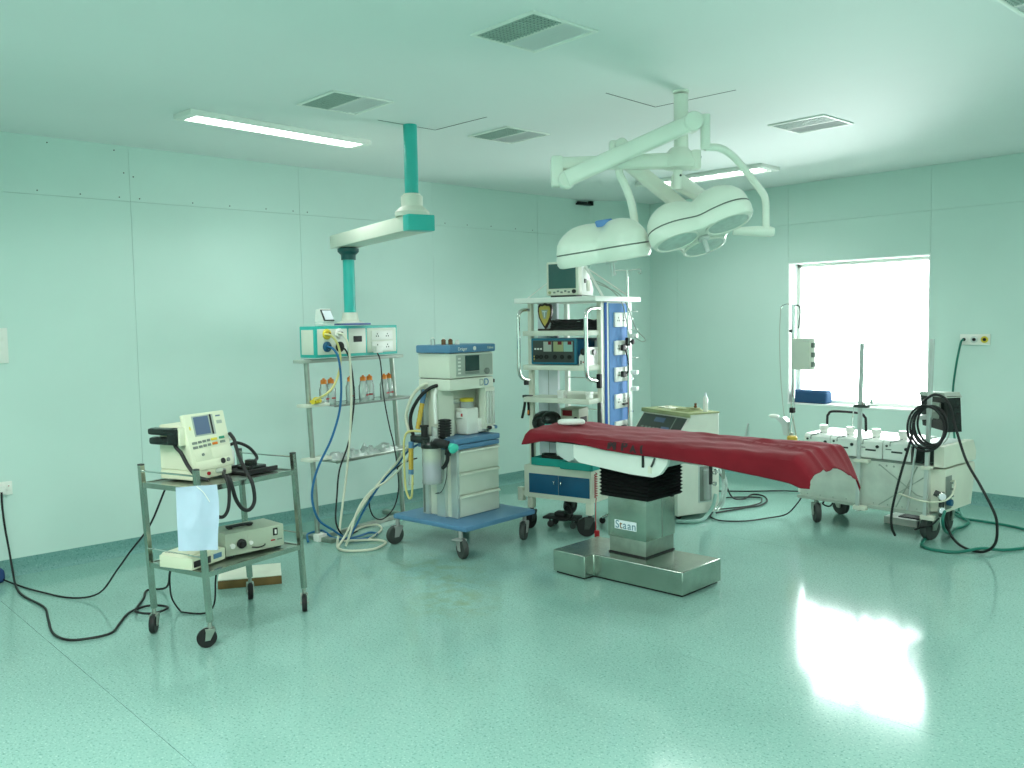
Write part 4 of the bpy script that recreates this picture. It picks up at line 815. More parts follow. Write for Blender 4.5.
# ================================================================= EQUIPMENT TOWER
WL, WR = (1.949, -2.868, 0), 12.19
tw = thing('equipment_tower', 'tall cream equipment tower with shelves, chrome side handles, blue drawer front and socket panel', 'equipment trolley', WL, WR)
D_ = 0.64
MB().box(-0.56, 0.0, 0.0, D_, 0.235, 0.468, 0.004).build('cabinet', M['ivory2'], tw)
for (x0, x1) in ((-0.515, -0.268), (-0.264, -0.014)):
    d_ = MB().box(x0, x1, -0.006, 0.003, 0.272, 0.412, 0.002).build('door', M['blued'], tw, 'dark blue door')
    hx = -0.292 if x0 < -0.4 else -0.235
    MB().tube([(hx, -0.006, 0.372), (hx, -0.022, 0.368), (hx, -0.022, 0.352), (hx, -0.006, 0.347)], 0.004, 8, 3).build('handle', M['chrome'], d_)
for x, y, h_ in ((-0.03, 0.03, 30), (-0.53, 0.05, 90), (-0.52, 0.60, 80), (-0.03, 0.60, 60)):
    MB().box(x-0.022, x+0.022, y-0.022, y+0.022, 0.15, 0.236, 0.003).build('leg', M['ivory2'], tw)
    caster(tw, x, y, 0.16, 0.068, h_, 'black', 'dark', 0.034)
MB().box(-0.62, -0.575, 0.0, 0.04, 0.20, 0.30, 0.004).box(-0.58, -0.555, 0.005, 0.035, 0.245, 0.275).build('bracket', M['ivory2'], tw)
for x, y in ((-0.548, 0.10), (-0.014, 0.17), (-0.548, 0.60), (-0.014, 0.60)):
    MB().box(x-0.016, x+0.016, y-0.018, y+0.018, 0.466, 1.632, 0.003).build('post', M['ivory2'] if y < 0.3 else M['white'], tw)
MB().box(-0.585, -0.415, 0.245, 0.275, 0.468, 1.632, 0.004).build('cable_duct', M['papw'], tw, 'pale vertical cable duct')
MB().box(-0.4965, -0.4935, 0.2435, 0.2455, 0.468, 1.632).build('seam', M['greyd'], tw)
for z0, z1 in ((1.400, 1.435), (1.157, 1.193), (0.925, 0.961), (0.660, 0.690)):
    MB().box(-0.555, -0.012, 0.0, D_-0.02, z0, z1, 0.004).build('shelf', M['cream'], tw)
MB().box(-0.61, 0.062, -0.02, 0.65, 1.633, 1.669, 0.005).build('top_shelf', M['white'], tw)
for z in (1.51, 1.07, 0.83):
    MB().cyl((-0.53, 0.58, z), (0.03, 0.58, z), 0.004, seg=8).build('rail', M['chrome'], tw)
for z in (1.56, 1.43, 1.37, 1.22, 1.10, 0.98):
    MB().box(-0.02, 0.045, 0.60, 0.64, z, z+(0.006 if z in (1.56, 1.43, 1.22) else 0.03), 0.002).build('tab', M['white'], tw)
pn = MB().box(-0.012, 0.004, 0.19, 0.575, 0.469, 1.63, 0.003).build('side_panel', M['white'], tw, 'white side panel')
MB().box(0.003, 0.008, 0.196, 0.232, 0.469, 1.628, 0.001).build('edge_strip', M['bluestrip'], pn, 'dark blue strip')
MB().box(0.003, 0.009, 0.262, 0.555, 0.469, 1.622, 0.002).build('blue_panel', M['bluepanel'], pn, 'light blue panel')
for i, z in enumerate((1.505, 1.304, 1.113, 0.92, 0.725)):
    sp_ = MB().box(0.008, 0.022, 0.325, 0.515, z-0.052, z+0.052, 0.004).build('socket_plate', M['whitep'], tw)
    hh = MB()
    for y in (0.375, 0.455):
        for dy, dz in ((0, 0.014), (-0.011, -0.006), (0.011, -0.006)): hh.box(0.0215, 0.0232, y+dy-0.004, y+dy+0.004, z+dz-0.005, z+dz+0.005)
    hh.build('socket_holes', M['gap'], sp_)
    if i in (1, 2): MB().box(0.022, 0.045, 0.40, 0.45, z-0.022, z+0.022, 0.008).build('plug', M['black'], sp_)
    if i == 3: MB().box(0.022, 0.04, 0.42, 0.51, z-0.03, z-0.018, 0.003).build('plug', M['black'], sp_)
    if i == 4: MB().box(0.022, 0.045, 0.40, 0.45, z-0.02, z+0.02, 0.006).build('plug', M['black'], sp_)
MB().tube([(0.045, 0.43, 1.29), (0.055, 0.45, 1.22), (0.055, 0.46, 1.14), (0.045, 0.44, 1.115)], 0.005, 8).build('plug_lead', M['black'], tw)
for x, y0, y1 in ((-0.552, 0.10, -0.055), (-0.012, 0.155, -0.03)):
    MB().tube([(x, y0, 1.585), (x, y0-0.06, 1.587), (x, y1+0.03, 1.575), (x, y1, 1.53), (x, y1, 1.35), (x, y1, 1.16), (x, y1+0.03, 1.105), (x, y0-0.06, 1.085), (x, y0, 1.083)], 0.0135, 12, 5).build('side_handle', M['chrome'], tw)
MB().box(-0.565, -0.545, 0.02, 0.06, 1.045, 1.075, 0.004).build('clip', M['black'], tw)
MB().box(-0.02, 0.012, 0.12, 0.15, 1.03, 1.13, 0.006).build('latch', M['black'], tw)
MB().box(-0.018, 0.010, 0.125, 0.15, 0.70, 0.93, 0.004).build('strap', M['dark'], tw)
# things on the tower
mo = thing('patient_monitor', 'patient monitor with a blank dull green screen on top of the tower', 'monitor', lpt(WL, WR, (-0.27, 0.10, 1.669)), WR+4)
MB().box(-0.128, 0.128, -0.012, 0.05, 0.014, 0.252, 0.012).build('bezel', M['ivory2'], mo)
MB().box(-0.108, 0.108, -0.0145, -0.010, 0.062, 0.236, 0.003).build('screen', M['scopescreen'], mo, 'dull green screen')
MB().prism([(0.045, 0.014), (0.23, 0.014), (0.24, 0.06), (0.16, 0.20), (0.05, 0.245)], -0.122, 0.122, 'x').build('housing', M['white'], mo)
MB().box(-0.10, 0.10, 0.0, 0.10, 0.0, 0.016, 0.004).build('foot', M['dark'], mo)
MB().lathe([(0.014, 0), (0.014, 0.012)], (0.095, -0.012, 0.040), (0, -1, 0), 16).build('knob', M['black'], mo)
MB().lathe([(0.011, 0), (0.011, 0.004)], (-0.10, -0.012, 0.036), (0, -1, 0), 16).build('power_key', M['olive'], mo)
for k in range(5): MB().box(-0.072+k*0.029, -0.054+k*0.029, -0.0145, -0.011, 0.03+0.008*(k % 2), 0.042+0.008*(k % 2), 0.001).build('key', M['greyd'], mo)
MB().box(0.121, 0.127, 0.09, 0.12, 0.10, 0.13, 0.004).build('port', M['dark'], mo); MB().box(0.121, 0.126, 0.13, 0.18, 0.045, 0.12, 0.004).build('side_label', M['paper'], mo)
st = [((-0.385, 0.27, 1.86), (-0.56, 0.08, 1.670), 'tape strap from the monitor to the left end of the tower top'), ((-0.385, 0.30, 1.84), (-0.53, 0.46, 1.670), 'tape strap from the monitor to the rear left of the tower top'),
      ((-0.145, 0.20, 1.89), (0.035, 0.12, 1.671), 'tape strap from the monitor to the front right corner of the tower top'), ((-0.145, 0.24, 1.87), (0.035, 0.52, 1.671), 'tape strap from the monitor to the rear right corner of the tower top')]
for a, b, lab in st:
    tag(MB().bar(lpt(WL, WR, a), lpt(WL, WR, b), 0.024, 0.004).build('tape_strap', M['whitep']), 'white '+lab, 'strap', 'white straps holding the monitor')
plq = thing('shield_plaque', 'yellow shield shaped plaque with a black border standing on the upper tower shelf', 'plaque', lpt(WL, WR, (-0.44, 0.13, 1.4355)), WR)
shp = [(0, 0.012), (0.028, 0.05), (0.052, 0.095), (0.060, 0.14), (0.058, 0.175), (0.044, 0.192), (0.022, 0.190), (0, 0.198)]
def shield(k, cz): return [(x*k, (z-cz)*k+cz) for x, z in shp]+[(-x*k, (z-cz)*k+cz) for x, z in reversed(shp[1:-1])]
MB().prism(shield(1.0, 0.11), -0.008, 0.008, 'y').build('board', M['shieldd'], plq); MB().prism(shield(0.80, 0.115), -0.011, -0.006, 'y').build('plate', M['shieldy'], plq, 'yellow metal plate')
MB().prism([(-0.028, 0.15), (0.028, 0.15), (0.010, 0.085), (-0.010, 0.085)], -0.0125, -0.010, 'y').build('emblem', M['grey'], plq)
MB().prism([(-0.018, 0.14), (0.018, 0.14), (0.018, 0.133), (0.004, 0.133), (0.004, 0.095), (-0.004, 0.095), (-0.004, 0.133), (-0.018, 0.133)], -0.0135, -0.0115, 'y').build('letter', M['papw'], plq)
MB().box(-0.05, 0.05, -0.03, 0.03, 0, 0.014, 0.004).build('base', M['shieldd'], plq)
random.seed(3)
cb = MB()
for k in range(9):
    a0 = random.random()*6; pts = []
    for i in range(10):
        t = a0+i*0.75; rx_, ry_ = 0.15+0.04*random.random(), 0.08+0.04*random.random()
        pts.append((rx_*math.cos(t), ry_*math.sin(t), 0.009+0.006*k*random.random()+0.004*k))
    cb.tube(pts, 0.0075, 6, 4)
o = tag(cb.build('cable_coil', M['black']), 'heap of black cables coiled on the upper tower shelf beside the plaque', 'cable'); o.location = lpt(WL, WR, (-0.22, 0.16, 1.4355)); o.rotation_euler = (0, 0, R(WR))
o = tag(MB().box(-0.045, 0.045, -0.06, 0.06, 0, 0.03, 0.006).box(-0.03, 0.04, -0.05, 0.05, 0.030, 0.042, 0.004).build('folded_strap', M['olive']), 'olive folded strap at the right end of the upper tower shelf', 'strap'); o.location = lpt(WL, WR, (-0.065, 0.32, 1.4355)); o.rotation_euler = (0, 0, R(WR+6))
es = thing('electrosurgical_unit', 'blue electrosurgical unit with dark control panel and red displays on the middle tower shelf', 'electronic unit', lpt(WL, WR, (-0.485, 0.02, 1.1935)), WR)
MB().box(0, 0.37, 0.0, 0.34, 0.008, 0.185, 0.012).build('case', M['blued'], es)
MB().box(-0.004, 0.374, -0.012, 0.012, 0.004, 0.190, 0.012).build('front_frame', mat('teal_blue_frame', (0.02, 0.16, 0.24), 0.35), es)
fpn = MB().box(0.014, 0.356, -0.0145, -0.010, 0.020, 0.174, 0.004).build('front_panel', M['dark'], es)
for x0, x1, m in ((0.105, 0.172, 'grey'), (0.188, 0.270, 'olive'), (0.272, 0.345, 'greent')):
    MB().box(x0, x1, -0.0165, -0.0140, 0.096, 0.166, 0.002).build('mode_field', M[m], fpn)
for x0, x1 in ((0.145, 0.170), (0.225, 0.258), (0.306, 0.338)): MB().box(x0, x1, -0.0185, -0.0160, 0.144, 0.166, 0.001).build('display', M['reddisp'], fpn, 'dark red display')
for k in range(3): MB().box(0.028+k*0.024, 0.044+k*0.024, -0.0165, -0.014, 0.108, 0.120, 0.001).build('key', M['whitep'], fpn)
for k, x in enumerate((0.05, 0.085, 0.13, 0.20, 0.26, 0.32)): MB().lathe([(0.016, 0), (0.016, 0.004), (0.009, 0.004), (0.009, 0.0)], (x, -0.0145, 0.058), (0, -1, 0), 14).build('socket', M['black'], fpn)
MB().box(0.022, 0.028, -0.0165, -0.014, 0.035, 0.048).box(0.022, 0.028, -0.0165, -0.014, 0.056, 0.066).build('lamp_mark', M['shieldy'], fpn)
wd = thing('light_source', 'white wedge shaped unit with a black dial right of the blue electrosurgical unit', 'electronic unit', lpt(WL, WR, (-0.098, 0.02, 1.1935)), WR)
MB().prism([(0, 0.0), (0.075, 0), (0.075, 0.125), (0.045, 0.125), (0.0, 0.06)], 0.0, 0.16, 'y').build('case', M['whitep'], wd)
MB().lathe([(0.024, 0), (0.024, 0.012), (0.018, 0.016)], (0.042, -0.001, 0.095), (0, -1, 0), 20).build('dial', M['black'], wd)
MB().lathe([(0.020, 0), (0.020, 0.010)], (0.0765, 0.07, 0.09), (1, 0, 0), 18).build('dial', M['dark'], wd)
MB().box(0.012, 0.020, -0.004, 0.002, 0.008, 0.034, 0.002).build('switch', M['black'], wd); MB().box(0.030, 0.038, -0.004, 0.002, 0.018, 0.028, 0.002).build('switch', M['red'], wd)
pb = tag(MB().box(-0.10, -0.005, 0.24, 0.36, 0, 0.165, 0.003).build('carton', M['papw']), 'pale blue carton behind the white wedge unit on the middle tower shelf', 'box'); pb.location = lpt(WL, WR, (0, 0, 1.1935)); pb.rotation_euler = (0, 0, R(WR))
for x, y, sx, sz, lab, nm in ((-0.245, 0.03, 0.05, 0.055, 'small white box left of centre on the lower tower shelf', 'small_box'), (-0.04, 0.06, 0.03, 0.05, 'small white tub at the right end of the lower tower shelf', 'small_tub')):
    o = tag(MB().box(-sx/2, sx/2, -0.025, 0.025, 0, sz*0.55, 0.003).box(-sx/2-0.002, sx/2+0.002, -0.027, 0.027, sz*0.56, sz, 0.004).build(nm, M['whitep']), lab, 'container'); o.location = lpt(WL, WR, (x, y, 0.9615)); o.rotation_euler = (0, 0, R(WR))
hg = thing('hanging_clamps', 'black handled instruments hanging from the left side of the tower', 'tool', lpt(WL, WR, (-0.58, 0.06, 0.80)), WR)
MB().tube([(0, 0, 0.16), (-0.006, 0, 0.10), (-0.02, -0.004, 0.03), (-0.028, -0.006, 0.0)], 0.010, 8).build('tool', M['black'], hg); MB().tube([(0.012, 0.01, 0.15), (0.02, 0.012, 0.08), (0.022, 0.01, 0.02)], 0.009, 8).build('tool', M['black'], hg)
MB().box(0.015, 0.028, -0.002, 0.016, 0.03, 0.06, 0.004).build('grip', M['orange'], hg); MB().box(-0.02, 0.05, -0.01, 0.03, 0.15, 0.17, 0.004).build('clip', M['dark'], hg)
hm = thing('black_helmet_bag', 'rounded glossy black case on the tower shelf behind the head of the table', 'case', lpt(WL, WR, (-0.47, 0.16, 0.6905)), WR)
MB().ball((0, 0, 0.075), 0.115, 0.10, 0.085, 24, 14).ball((0.05, -0.01, 0.10), 0.07, 0.09, 0.06).build('body', M['blackg'], hm)
MB().box(-0.07, 0.07, -0.07, 0.07, 0.0, 0.03, 0.01).build('base', M['black'], hm); MB().box(0.04, 0.115, -0.09, -0.06, 0.045, 0.075, 0.006).build('lining', M['traygreen'], hm)
rd = thing('display_unit', 'small grey unit with a dark red display on the tower shelf behind the red sheet', 'electronic unit', lpt(WL, WR, (-0.325, 0.26, 0.6905)), WR+3)
MB().prism([(0, 0), (0.15, 0), (0.15, 0.175), (0.0, 0.17)], -0.075, 0.075, 'x').build('case', M['greygreen'], rd)
MB().box(-0.060, 0.02, -0.004, 0.004, 0.118, 0.160, 0.002).build('display', M['reddisp'], rd, 'dark red display'); MB().lathe([(0.014, 0), (0.014, 0.012)], (0.05, 0.0, 0.10), (0, -1, 0), 14).build('knob', M['black'], rd)
MB().box(0.076, 0.078, 0.02, 0.12, 0.05, 0.11).build('grille', M['black'], rd)
# trays on the cabinet
def tray(x0, x1, y0, y1, z0, h_, rz_, lab):
    t = tag(MB().prism([(x0+0.012, 0), (x1-0.012, 0), (x1, h_), (x1-0.006, h_), (x1-0.017, 0.005), (x0+0.017, 0.005), (x0+0.006, h_), (x0, h_)], y0, y1, 'y').box(x0, x1, y0, y0+0.005, 0.001, h_).box(x0, x1, y1-0.005, y1, 0.001, h_).build('tray', M['traygreen']), lab, 'tray', 'green plastic trays')
    t.location = lpt(WL, WR, (0, 0, z0)); t.rotation_euler = (0, 0, R(WR+rz_)); return t
tray(-0.51, -0.245, 0.02, 0.26, 0.4685, 0.055, 0, 'sea green plastic tray at the left on the tower cabinet, below the table head')
tray(-0.235, 0.03, -0.03, 0.24, 0.4685, 0.050, 0, 'sea green plastic tray at the right on the tower cabinet, below the table side')
bx_ = thing('instrument_box', 'dark instrument with a round end lying in the left green tray', 'instrument', lpt(WL, WR, (-0.42, 0.12, 0.474)), WR)
MB().lathe([(0.032, -0.05), (0.036, -0.03), (0.036, 0.05), (0.02, 0.06)], (0, 0, 0.04), (1, 0.3, 0)).build('body', M['blackg'], bx_); MB().box(0.03, 0.11, -0.03, 0.04, 0.0, 0.055, 0.01).build('grip', M['black'], bx_)
pk = thing('crumpled_bag', 'crumpled white plastic bag in the right green tray', 'bag', lpt(WL, WR, (-0.15, 0.13, 0.474)), WR)
bm = bmesh.new(); bmesh.ops.create_icosphere(bm, subdivisions=3, radius=1)
for v in bm.verts:
    n_ = 1+0.35*noise.noise(v.co*2.2); v.co = Vector((v.co.x*0.10*n_, v.co.y*0.085*n_, max(0.0, 0.06+v.co.z*0.085*n_)))
MB().bm(bm).build('film', M['wrap'], pk)
# foot pedal and cable below the tower, red coiled cord
pdl = thing('foot_pedal', 'black foot pedal unit standing on the floor under the tower', 'pedal', lpt(WL, WR, (-0.33, 0.20, 0)), WR+10)
MB().box(-0.16, 0.10, -0.07, 0.07, 0.06, 0.078, 0.006).box(-0.08, 0.0, -0.04, 0.04, 0.078, 0.11, 0.01).build('platform', M['black'], pdl)
for x, y in ((-0.13, -0.06), (0.09, -0.06), (-0.13, 0.06), (0.09, 0.06)): MB().lathe([(0.024, -0.009), (0.024, 0.009)], (x*0.8, y*0.8, 0.024), (0, 1, 0), 14).box(x*0.8-0.008, x*0.8+0.008, y*0.8-0.014, y*0.8-0.010, 0.02, 0.062).build('roller', M['dark'], pdl)
cord('pedal_cable', [lpt(WL, WR, p_) for p_ in ((-0.33, 0.17, 0.15), (-0.26, 0.10, 0.19), (-0.20, 0.06, 0.17), (-0.19, 0.05, 0.12), (-0.25, 0.07, 0.08), (-0.33, 0.09, 0.07))], 0.007, 'black', 'black cable arching over the foot pedal under the tower')
hx = [lpt(WL, WR, (0.022, 0.02, 0.455))]
for k in range(60):
    a = k*1.05; hx.append(lpt(WL, WR, (0.022+0.010*math.cos(a), 0.025+0.010*math.sin(a), 0.445-k*0.0028)))
hx += [lpt(WL, WR, p_) for p_ in ((0.024, 0.02, 0.26), (0.024, 0.015, 0.18), (0.026, 0.01, 0.10), (0.03, 0.0, 0.03))]
cord('coiled_cord', hx, 0.0035, 'red', 'red coiled cord hanging at the front right corner of the tower', 'cord', seg=6, res=2)
o = tag(MB().box(-0.012, 0.016, -0.012, 0.012, 0, 0.06, 0.004).build('cord_plug', M['red']), 'red plug standing on the floor by the tower castor', 'plug'); o.location = lpt(WL, WR, (0.045, -0.01, 0.0))
# drip stand beside the tower
iv = thing('drip_stand', 'chrome drip stand with two hooks right of the equipment tower', 'drip stand', lpt(WL, WR, (0.038, 0.485, 0)), WR)
MB().cyl((0, 0, 0.10), (0, 0, 1.30), 0.0125, seg=14).build('pole', M['chrome'], iv)
MB().cyl((0, 0, 1.28), (0, 0, 1.862), 0.008, seg=12).build('inner_pole', M['chrome'], iv)
for s_ in (-1, 1): MB().tube([(0, 0, 1.857), (s_*0.05, 0, 1.862), (s_*0.095, 0, 1.862), (s_*0.11, 0, 1.847), (s_*0.105, 0, 1.832), (s_*0.088, 0, 1.839)], 0.0038, 8).build('hook', M['chrome'], iv)
MB().lathe([(0.018, -0.03), (0.018, 0.03)], (0, 0, 1.345), (0, 0, 1), 14).cyl((0.015, 0, 1.345), (0.04, 0, 1.345), 0.007, seg=10).lathe([(0.008, 0.03), (0.019, 0.034), (0.019, 0.046), (0.010, 0.05)], (0, 0, 1.345), (1, 0, 0), 12).build('clamp_knob', M['black'], iv)
for k in range(4):
    a = R(200+90*k); e = (math.cos(a), math.sin(a)); MB().tube([(0, 0, 0.17), (e[0]*0.04, e[1]*0.04, 0.168), (e[0]*0.10, e[1]*0.10, 0.13), (e[0]*0.15, e[1]*0.15, 0.07), (e[0]*0.20, e[1]*0.20, 0.045)], 0.011, 10).build('leg', M['chrome'], iv)
    MB().lathe([(0.020, -0.008), (0.024, 0), (0.020, 0.008)], (e[0]*0.20, e[1]*0.20, 0.024), (-e[1], e[0], 0), 14).build('wheel', M['black'], iv)
cord('monitor_lead', [lpt(WL, WR, p_) for p_ in ((-0.13, 0.24, 1.80), (-0.04, 0.33, 1.74), (0.03, 0.40, 1.64), (0.05, 0.44, 1.50), (0.055, 0.47, 1.38), (0.05, 0.47, 1.33))], 0.004, 'grey', 'thin grey lead from the monitor down the side of the tower, nearer one')
cord('monitor_lead', [lpt(WL, WR, p_) for p_ in ((-0.13, 0.27, 1.78), (0.0, 0.40, 1.70), (0.045, 0.47, 1.60), (0.07, 0.55, 1.44), (0.12, 0.60, 1.36), (0.10, 0.58, 1.345), (0.06, 0.545, 1.38))], 0.004, 'grey', 'thin grey lead from the monitor ending in a small loop by the drip stand')

# ================================================================= OPERATING TABLE
OL, OR_ = (2.76, -3.31, 0), 3
ot = thing('operating_table', 'operating table with stainless plinth, square column and black bellows under a red sheet', 'operating table', OL, OR_)
bs = MB().prism([(-0.425, -0.325), (-0.175, -0.335), (-0.172, -0.255), (0.433, -0.245), (0.436, 0.14), (-0.425, 0.10)], 0.012, 0.141, 'z')
b_o = bs.build('base', M['steel'], ot)
bv = b_o.modifiers.new('edge', 'BEVEL'); bv.width = 0.005; bv.segments = 2
MB().prism([(-0.41, -0.31), (-0.19, -0.32), (-0.185, -0.24), (0.42, -0.23), (0.42, 0.125), (-0.41, 0.085)], 0.0, 0.013, 'z').build('foot', M['black'], ot)
MB().box(-0.142, 0.128, -0.153, 0.137, 0.139, 0.150, 0.003).build('gasket', M['black'], ot)
MB().box(-0.137, 0.123, -0.148, 0.132, 0.15, 0.24, 0.004).build('inner_column', M['steel2'], ot)
MB().box(-0.143, 0.129, -0.152, 0.137, 0.238, 0.490, 0.004).build('column', M['steel'], ot)
MB().box(0.129, 0.1305, 0.005, 0.009, 0.24, 0.488).build('seam', M['greyd'], ot)
MB().box(0.1285, 0.134, 0.10, 0.125, 0.462, 0.470, 0.001).build('clip', M['black'], ot)
lp_ = MB().box(-0.094, 0.062, -0.1545, -0.1515, 0.289, 0.341, 0.001).build('name_plate', M['papw'], ot, 'white name plate')
mtx = lambda x, z: basis((x, -0.1546, z), (1, 0, 0), (0, 0, 1))
bl_ = mat('slate_blue_ink', (0.10, 0.22, 0.28), 0.7)
for ch, x, m in (('S', -0.073, bl_), ('t', -0.047, M['wood']), ('a', -0.020, bl_), ('a', 0.013, bl_), ('n', 0.045, bl_)):
    text('letter', ch, 0.064, m, lp_, mtx(x, 0.314), bold=0.0004)
bel = MB(); zs = [0.478+i*0.0105 for i in range(20)]; prof = []
for i, z in enumerate(zs): prof.append((0.174 if i % 2 else 0.164, z))
vs = []; fs = []
for r, z in prof: vs += [(-0.007-r, -0.010-r, z), (-0.007+r, -0.010-r, z), (-0.007+r, -0.010+r, z), (-0.007-r, -0.010+r, z)]
for i in range(len(prof)-1):
    for k in range(4): fs.append((i*4+k, i*4+(k+1) % 4, i*4+4+(k+1) % 4, i*4+4+k))
fs += [(3, 2, 1, 0), tuple(len(prof)*4-4+k for k in range(4))]
bel.add(vs, fs).build('bellows', mat('matt_black_rubber', (0.008, 0.009, 0.009), 0.85, spec=0.12), ot, 'black pleated rubber bellows')
MB().box(-0.16, 0.15, -0.165, 0.15, 0.655, 0.70, 0.004).build('head_plate', M['steel2'], ot)
# table top sections and side shells
MB().box(-0.70, -0.32, -0.235, 0.235, 0.765, 0.822, 0.015).build('head_section', M['black'], ot)
MB().box(-0.31, 0.55, -0.255, 0.255, 0.765, 0.826, 0.015).build('seat_section', M['black'], ot)
MB().box(0.56, 1.09, -0.25, 0.25, 0.765, 0.826, 0.015).build('leg_section', M['black'], ot)
sh = [(-0.31, 0.70), (-0.27, 0.672), (0.10, 0.642), (0.255, 0.640), (0.30, 0.66), (0.345, 0.715), (0.36, 0.775), (-0.31, 0.775)]
MB().prism(sh, -0.262, -0.235, 'y').build('side_shell', M['pump'], ot, 'pale grey side shell'); MB().prism(sh, 0.235, 0.262, 'y').build('side_shell', M['pump'], ot, 'pale grey side shell')
MB().prism([(-0.45, 0.70), (-0.46, 0.775), (-0.31, 0.775), (-0.31, 0.69), (-0.36, 0.665)], -0.25, -0.235, 'y').build('side_shell', M['wrap'], ot, 'clear plastic cover')
MB().box(-0.28, 0.30, -0.235, 0.235, 0.69, 0.765, 0.01).build('chassis', M['alu'], ot)
for x in (0.195, 0.62):
    MB().box(x-0.006, x+0.006, -0.275, -0.263 if x < 0.3 else -0.255, 0.69 if x < 0.3 else 0.645, 0.76 if x < 0.3 else 0.768, 0.003).build('clip', M['black'], ot)
MB().tube([(0.27, -0.262, 0.75), (0.262, -0.27, 0.72), (0.25, -0.268, 0.70)], 0.006, 8).build('lever', M['dark'], ot); MB().box(0.225, 0.250, -0.268, -0.262, 0.66, 0.70, 0.002).build('sticker', M['paper'], ot)
MB().box(0.645, 0.66, -0.2, -0.19, 0.665, 0.775, 0.003).build('bracket', M['steel2'], ot)
MB().box(-0.66, -0.646, -0.255, -0.242, 0.665, 0.775, 0.004).build('strap', M['black'], ot)
# red sheet
hemx = [(-0.72, 0.742), (-0.66, 0.750), (-0.55, 0.775), (-0.47, 0.784), (-0.31, 0.788), (-0.16, 0.778), (-0.05, 0.767), (0.14, 0.760), (0.31, 0.755), (0.50, 0.749), (0.66, 0.742), (0.90, 0.722), (1.06, 0.701), (1.12, 0.684), (1.2, 0.69)]
def lerp_tab(tab, x):
    if x <= tab[0][0]: return tab[0][1]
    for (a, b), (c, d) in zip(tab[:-1], tab[1:]):
        if x <= c: return b+(d-b)*(x-a)/(c-a)
    return tab[-1][1]
NX, nt_, nh = 150, 34, 12
cols = []
for i in range(NX+1):
    s0 = -0.82+i*(2.06/NX); cols.append(s0)
def sheet_xz(s0, y):
    """path along the table: drop at the head, flat, sloping flap at the foot"""
    if s0 < -0.66:
        t = min(1.0, (-0.66-s0)/0.16); return -0.66-0.042*math.sin(t*1.45), 0.835-0.085*(1-math.cos(t*1.45))*1.0
    if s0 > 1.08:
        t = (s0-1.08)/0.16; hem = 0.745 if y < 0 else 0.745-(y/0.27)*0.105
        return 1.08+0.10*t-0.01*t*t, 0.832-(0.832-hem)*t**1.15
    return s0, 0.832
vs = []; fs = []
ny = nt_+2*nh
for s0 in cols:
    for j in range(ny+1):
        if nh <= j <= nh+nt_: y = -0.268+0.536*(j-nh)/nt_; hang = 0
        else: y = -0.268 if j < nh else 0.268; hang = (nh-j)/nh if j < nh else (j-nh-nt_)/nh
        x, z = sheet_xz(s0, y)
        if hang == 0:
            e = (abs(y)/0.268)
            wr_ = 0.0085*noise.noise((x*2.2+y*5, y*9-x*3, 1.7))+0.005*noise.noise((x*7, y*16+x*9, 4.2))
            ridge = 0.010*math.exp(-((y-0.16+0.22*(x-0.3))/0.02)**2)*max(0, min(1, (x-0.1)*3))+0.012*math.exp(-((y+0.02+0.30*(x-0.75))/0.018)**2)*max(0, min(1, (x-0.45)*4))+0.008*math.exp(-((y-0.10-0.25*(x-0.9))/0.02)**2)*max(0, min(1, (x-0.6)*5))
            crown = 0.008*(1-e*e)+0.022*math.exp(-((x+0.55)/0.10)**2)*(1-e*e)
            edge = -0.010*max(0, (e-0.90)/0.10)**2
            vs.append((x, y, z+max(-0.004, wr_)+ridge+crown+edge))
        else:
            sgn = -1 if j < nh else 1
            hz = lerp_tab(hemx, x) if sgn < 0 else 0.70
            if s0 > 1.08: hz = min(hz, z-0.02) if sgn < 0 else z-0.05
            if s0 < -0.66: hz = min(hz, z-0.012)
            z0 = z-0.010; zz = z0+(hz-z0)*hang+0.004*noise.noise((x*4, hang*2, 8.0))*hang
            wv = 0.010*hang*noise.noise((x*3.5, hang*1.2, 2.0))+0.006*hang*math.sin(x*9+hang*2)
            out = 0.006+0.010*math.sin(min(1, hang*2)*math.pi/2)+wv*0.9
            vs.append((x+0.004*noise.noise((x*5, hang*3, 5.5)), y+sgn*out, zz))
for i in range(NX):
    for j in range(ny): k = i*(ny+1)+j; fs.append((k, k+1, k+ny+2, k+ny+1))
rs = tag(MB().add(vs, fs).build('red_sheet', M['sheet']), 'crimson cotton sheet draped over the operating table with a dark stamp on its side', 'sheet')
rs.location = OL; rs.rotation_euler = (0, 0, R(OR_)); so_ = rs.modifiers.new('thickness', 'SOLIDIFY'); so_.thickness = 0.003; so_.offset = 1
from mathutils.bvhtree import BVHTree
sheet_bvh = BVHTree.FromPolygons(vs, fs)
for ch, x, z, sx in (('M', -0.005, 0.799, 1.25), ('P', 0.080, 0.797, 1.25), ('A', 0.142, 0.788, 1.1), ('I', 0.198, 0.790, 1.2)):
    sl_o = text('stamp_letter', ch, 0.066 if ch != 'A' else 0.05, M['ink'], rs, basis((x, -0.2955, z), (1, 0, -0.06), (0, -0.06, 1)), extrude=0.0, bold=0.0035, sx=sx)
    b2 = bmesh.new(); b2.from_mesh(sl_o.data); bmesh.ops.triangulate(b2, faces=b2.faces[:]); bmesh.ops.subdivide_edges(b2, edges=b2.edges[:], cuts=4, use_grid_fill=True); b2.to_mesh(sl_o.data); b2.free()
    for v_ in sl_o.data.vertices:
        hit = sheet_bvh.ray_cast(Vector((v_.co.x, -1.0, v_.co.z)), Vector((0, 1, 0)))
        v_.co.y = (hit[0].y if hit[0] is not None else -0.28)-0.0050
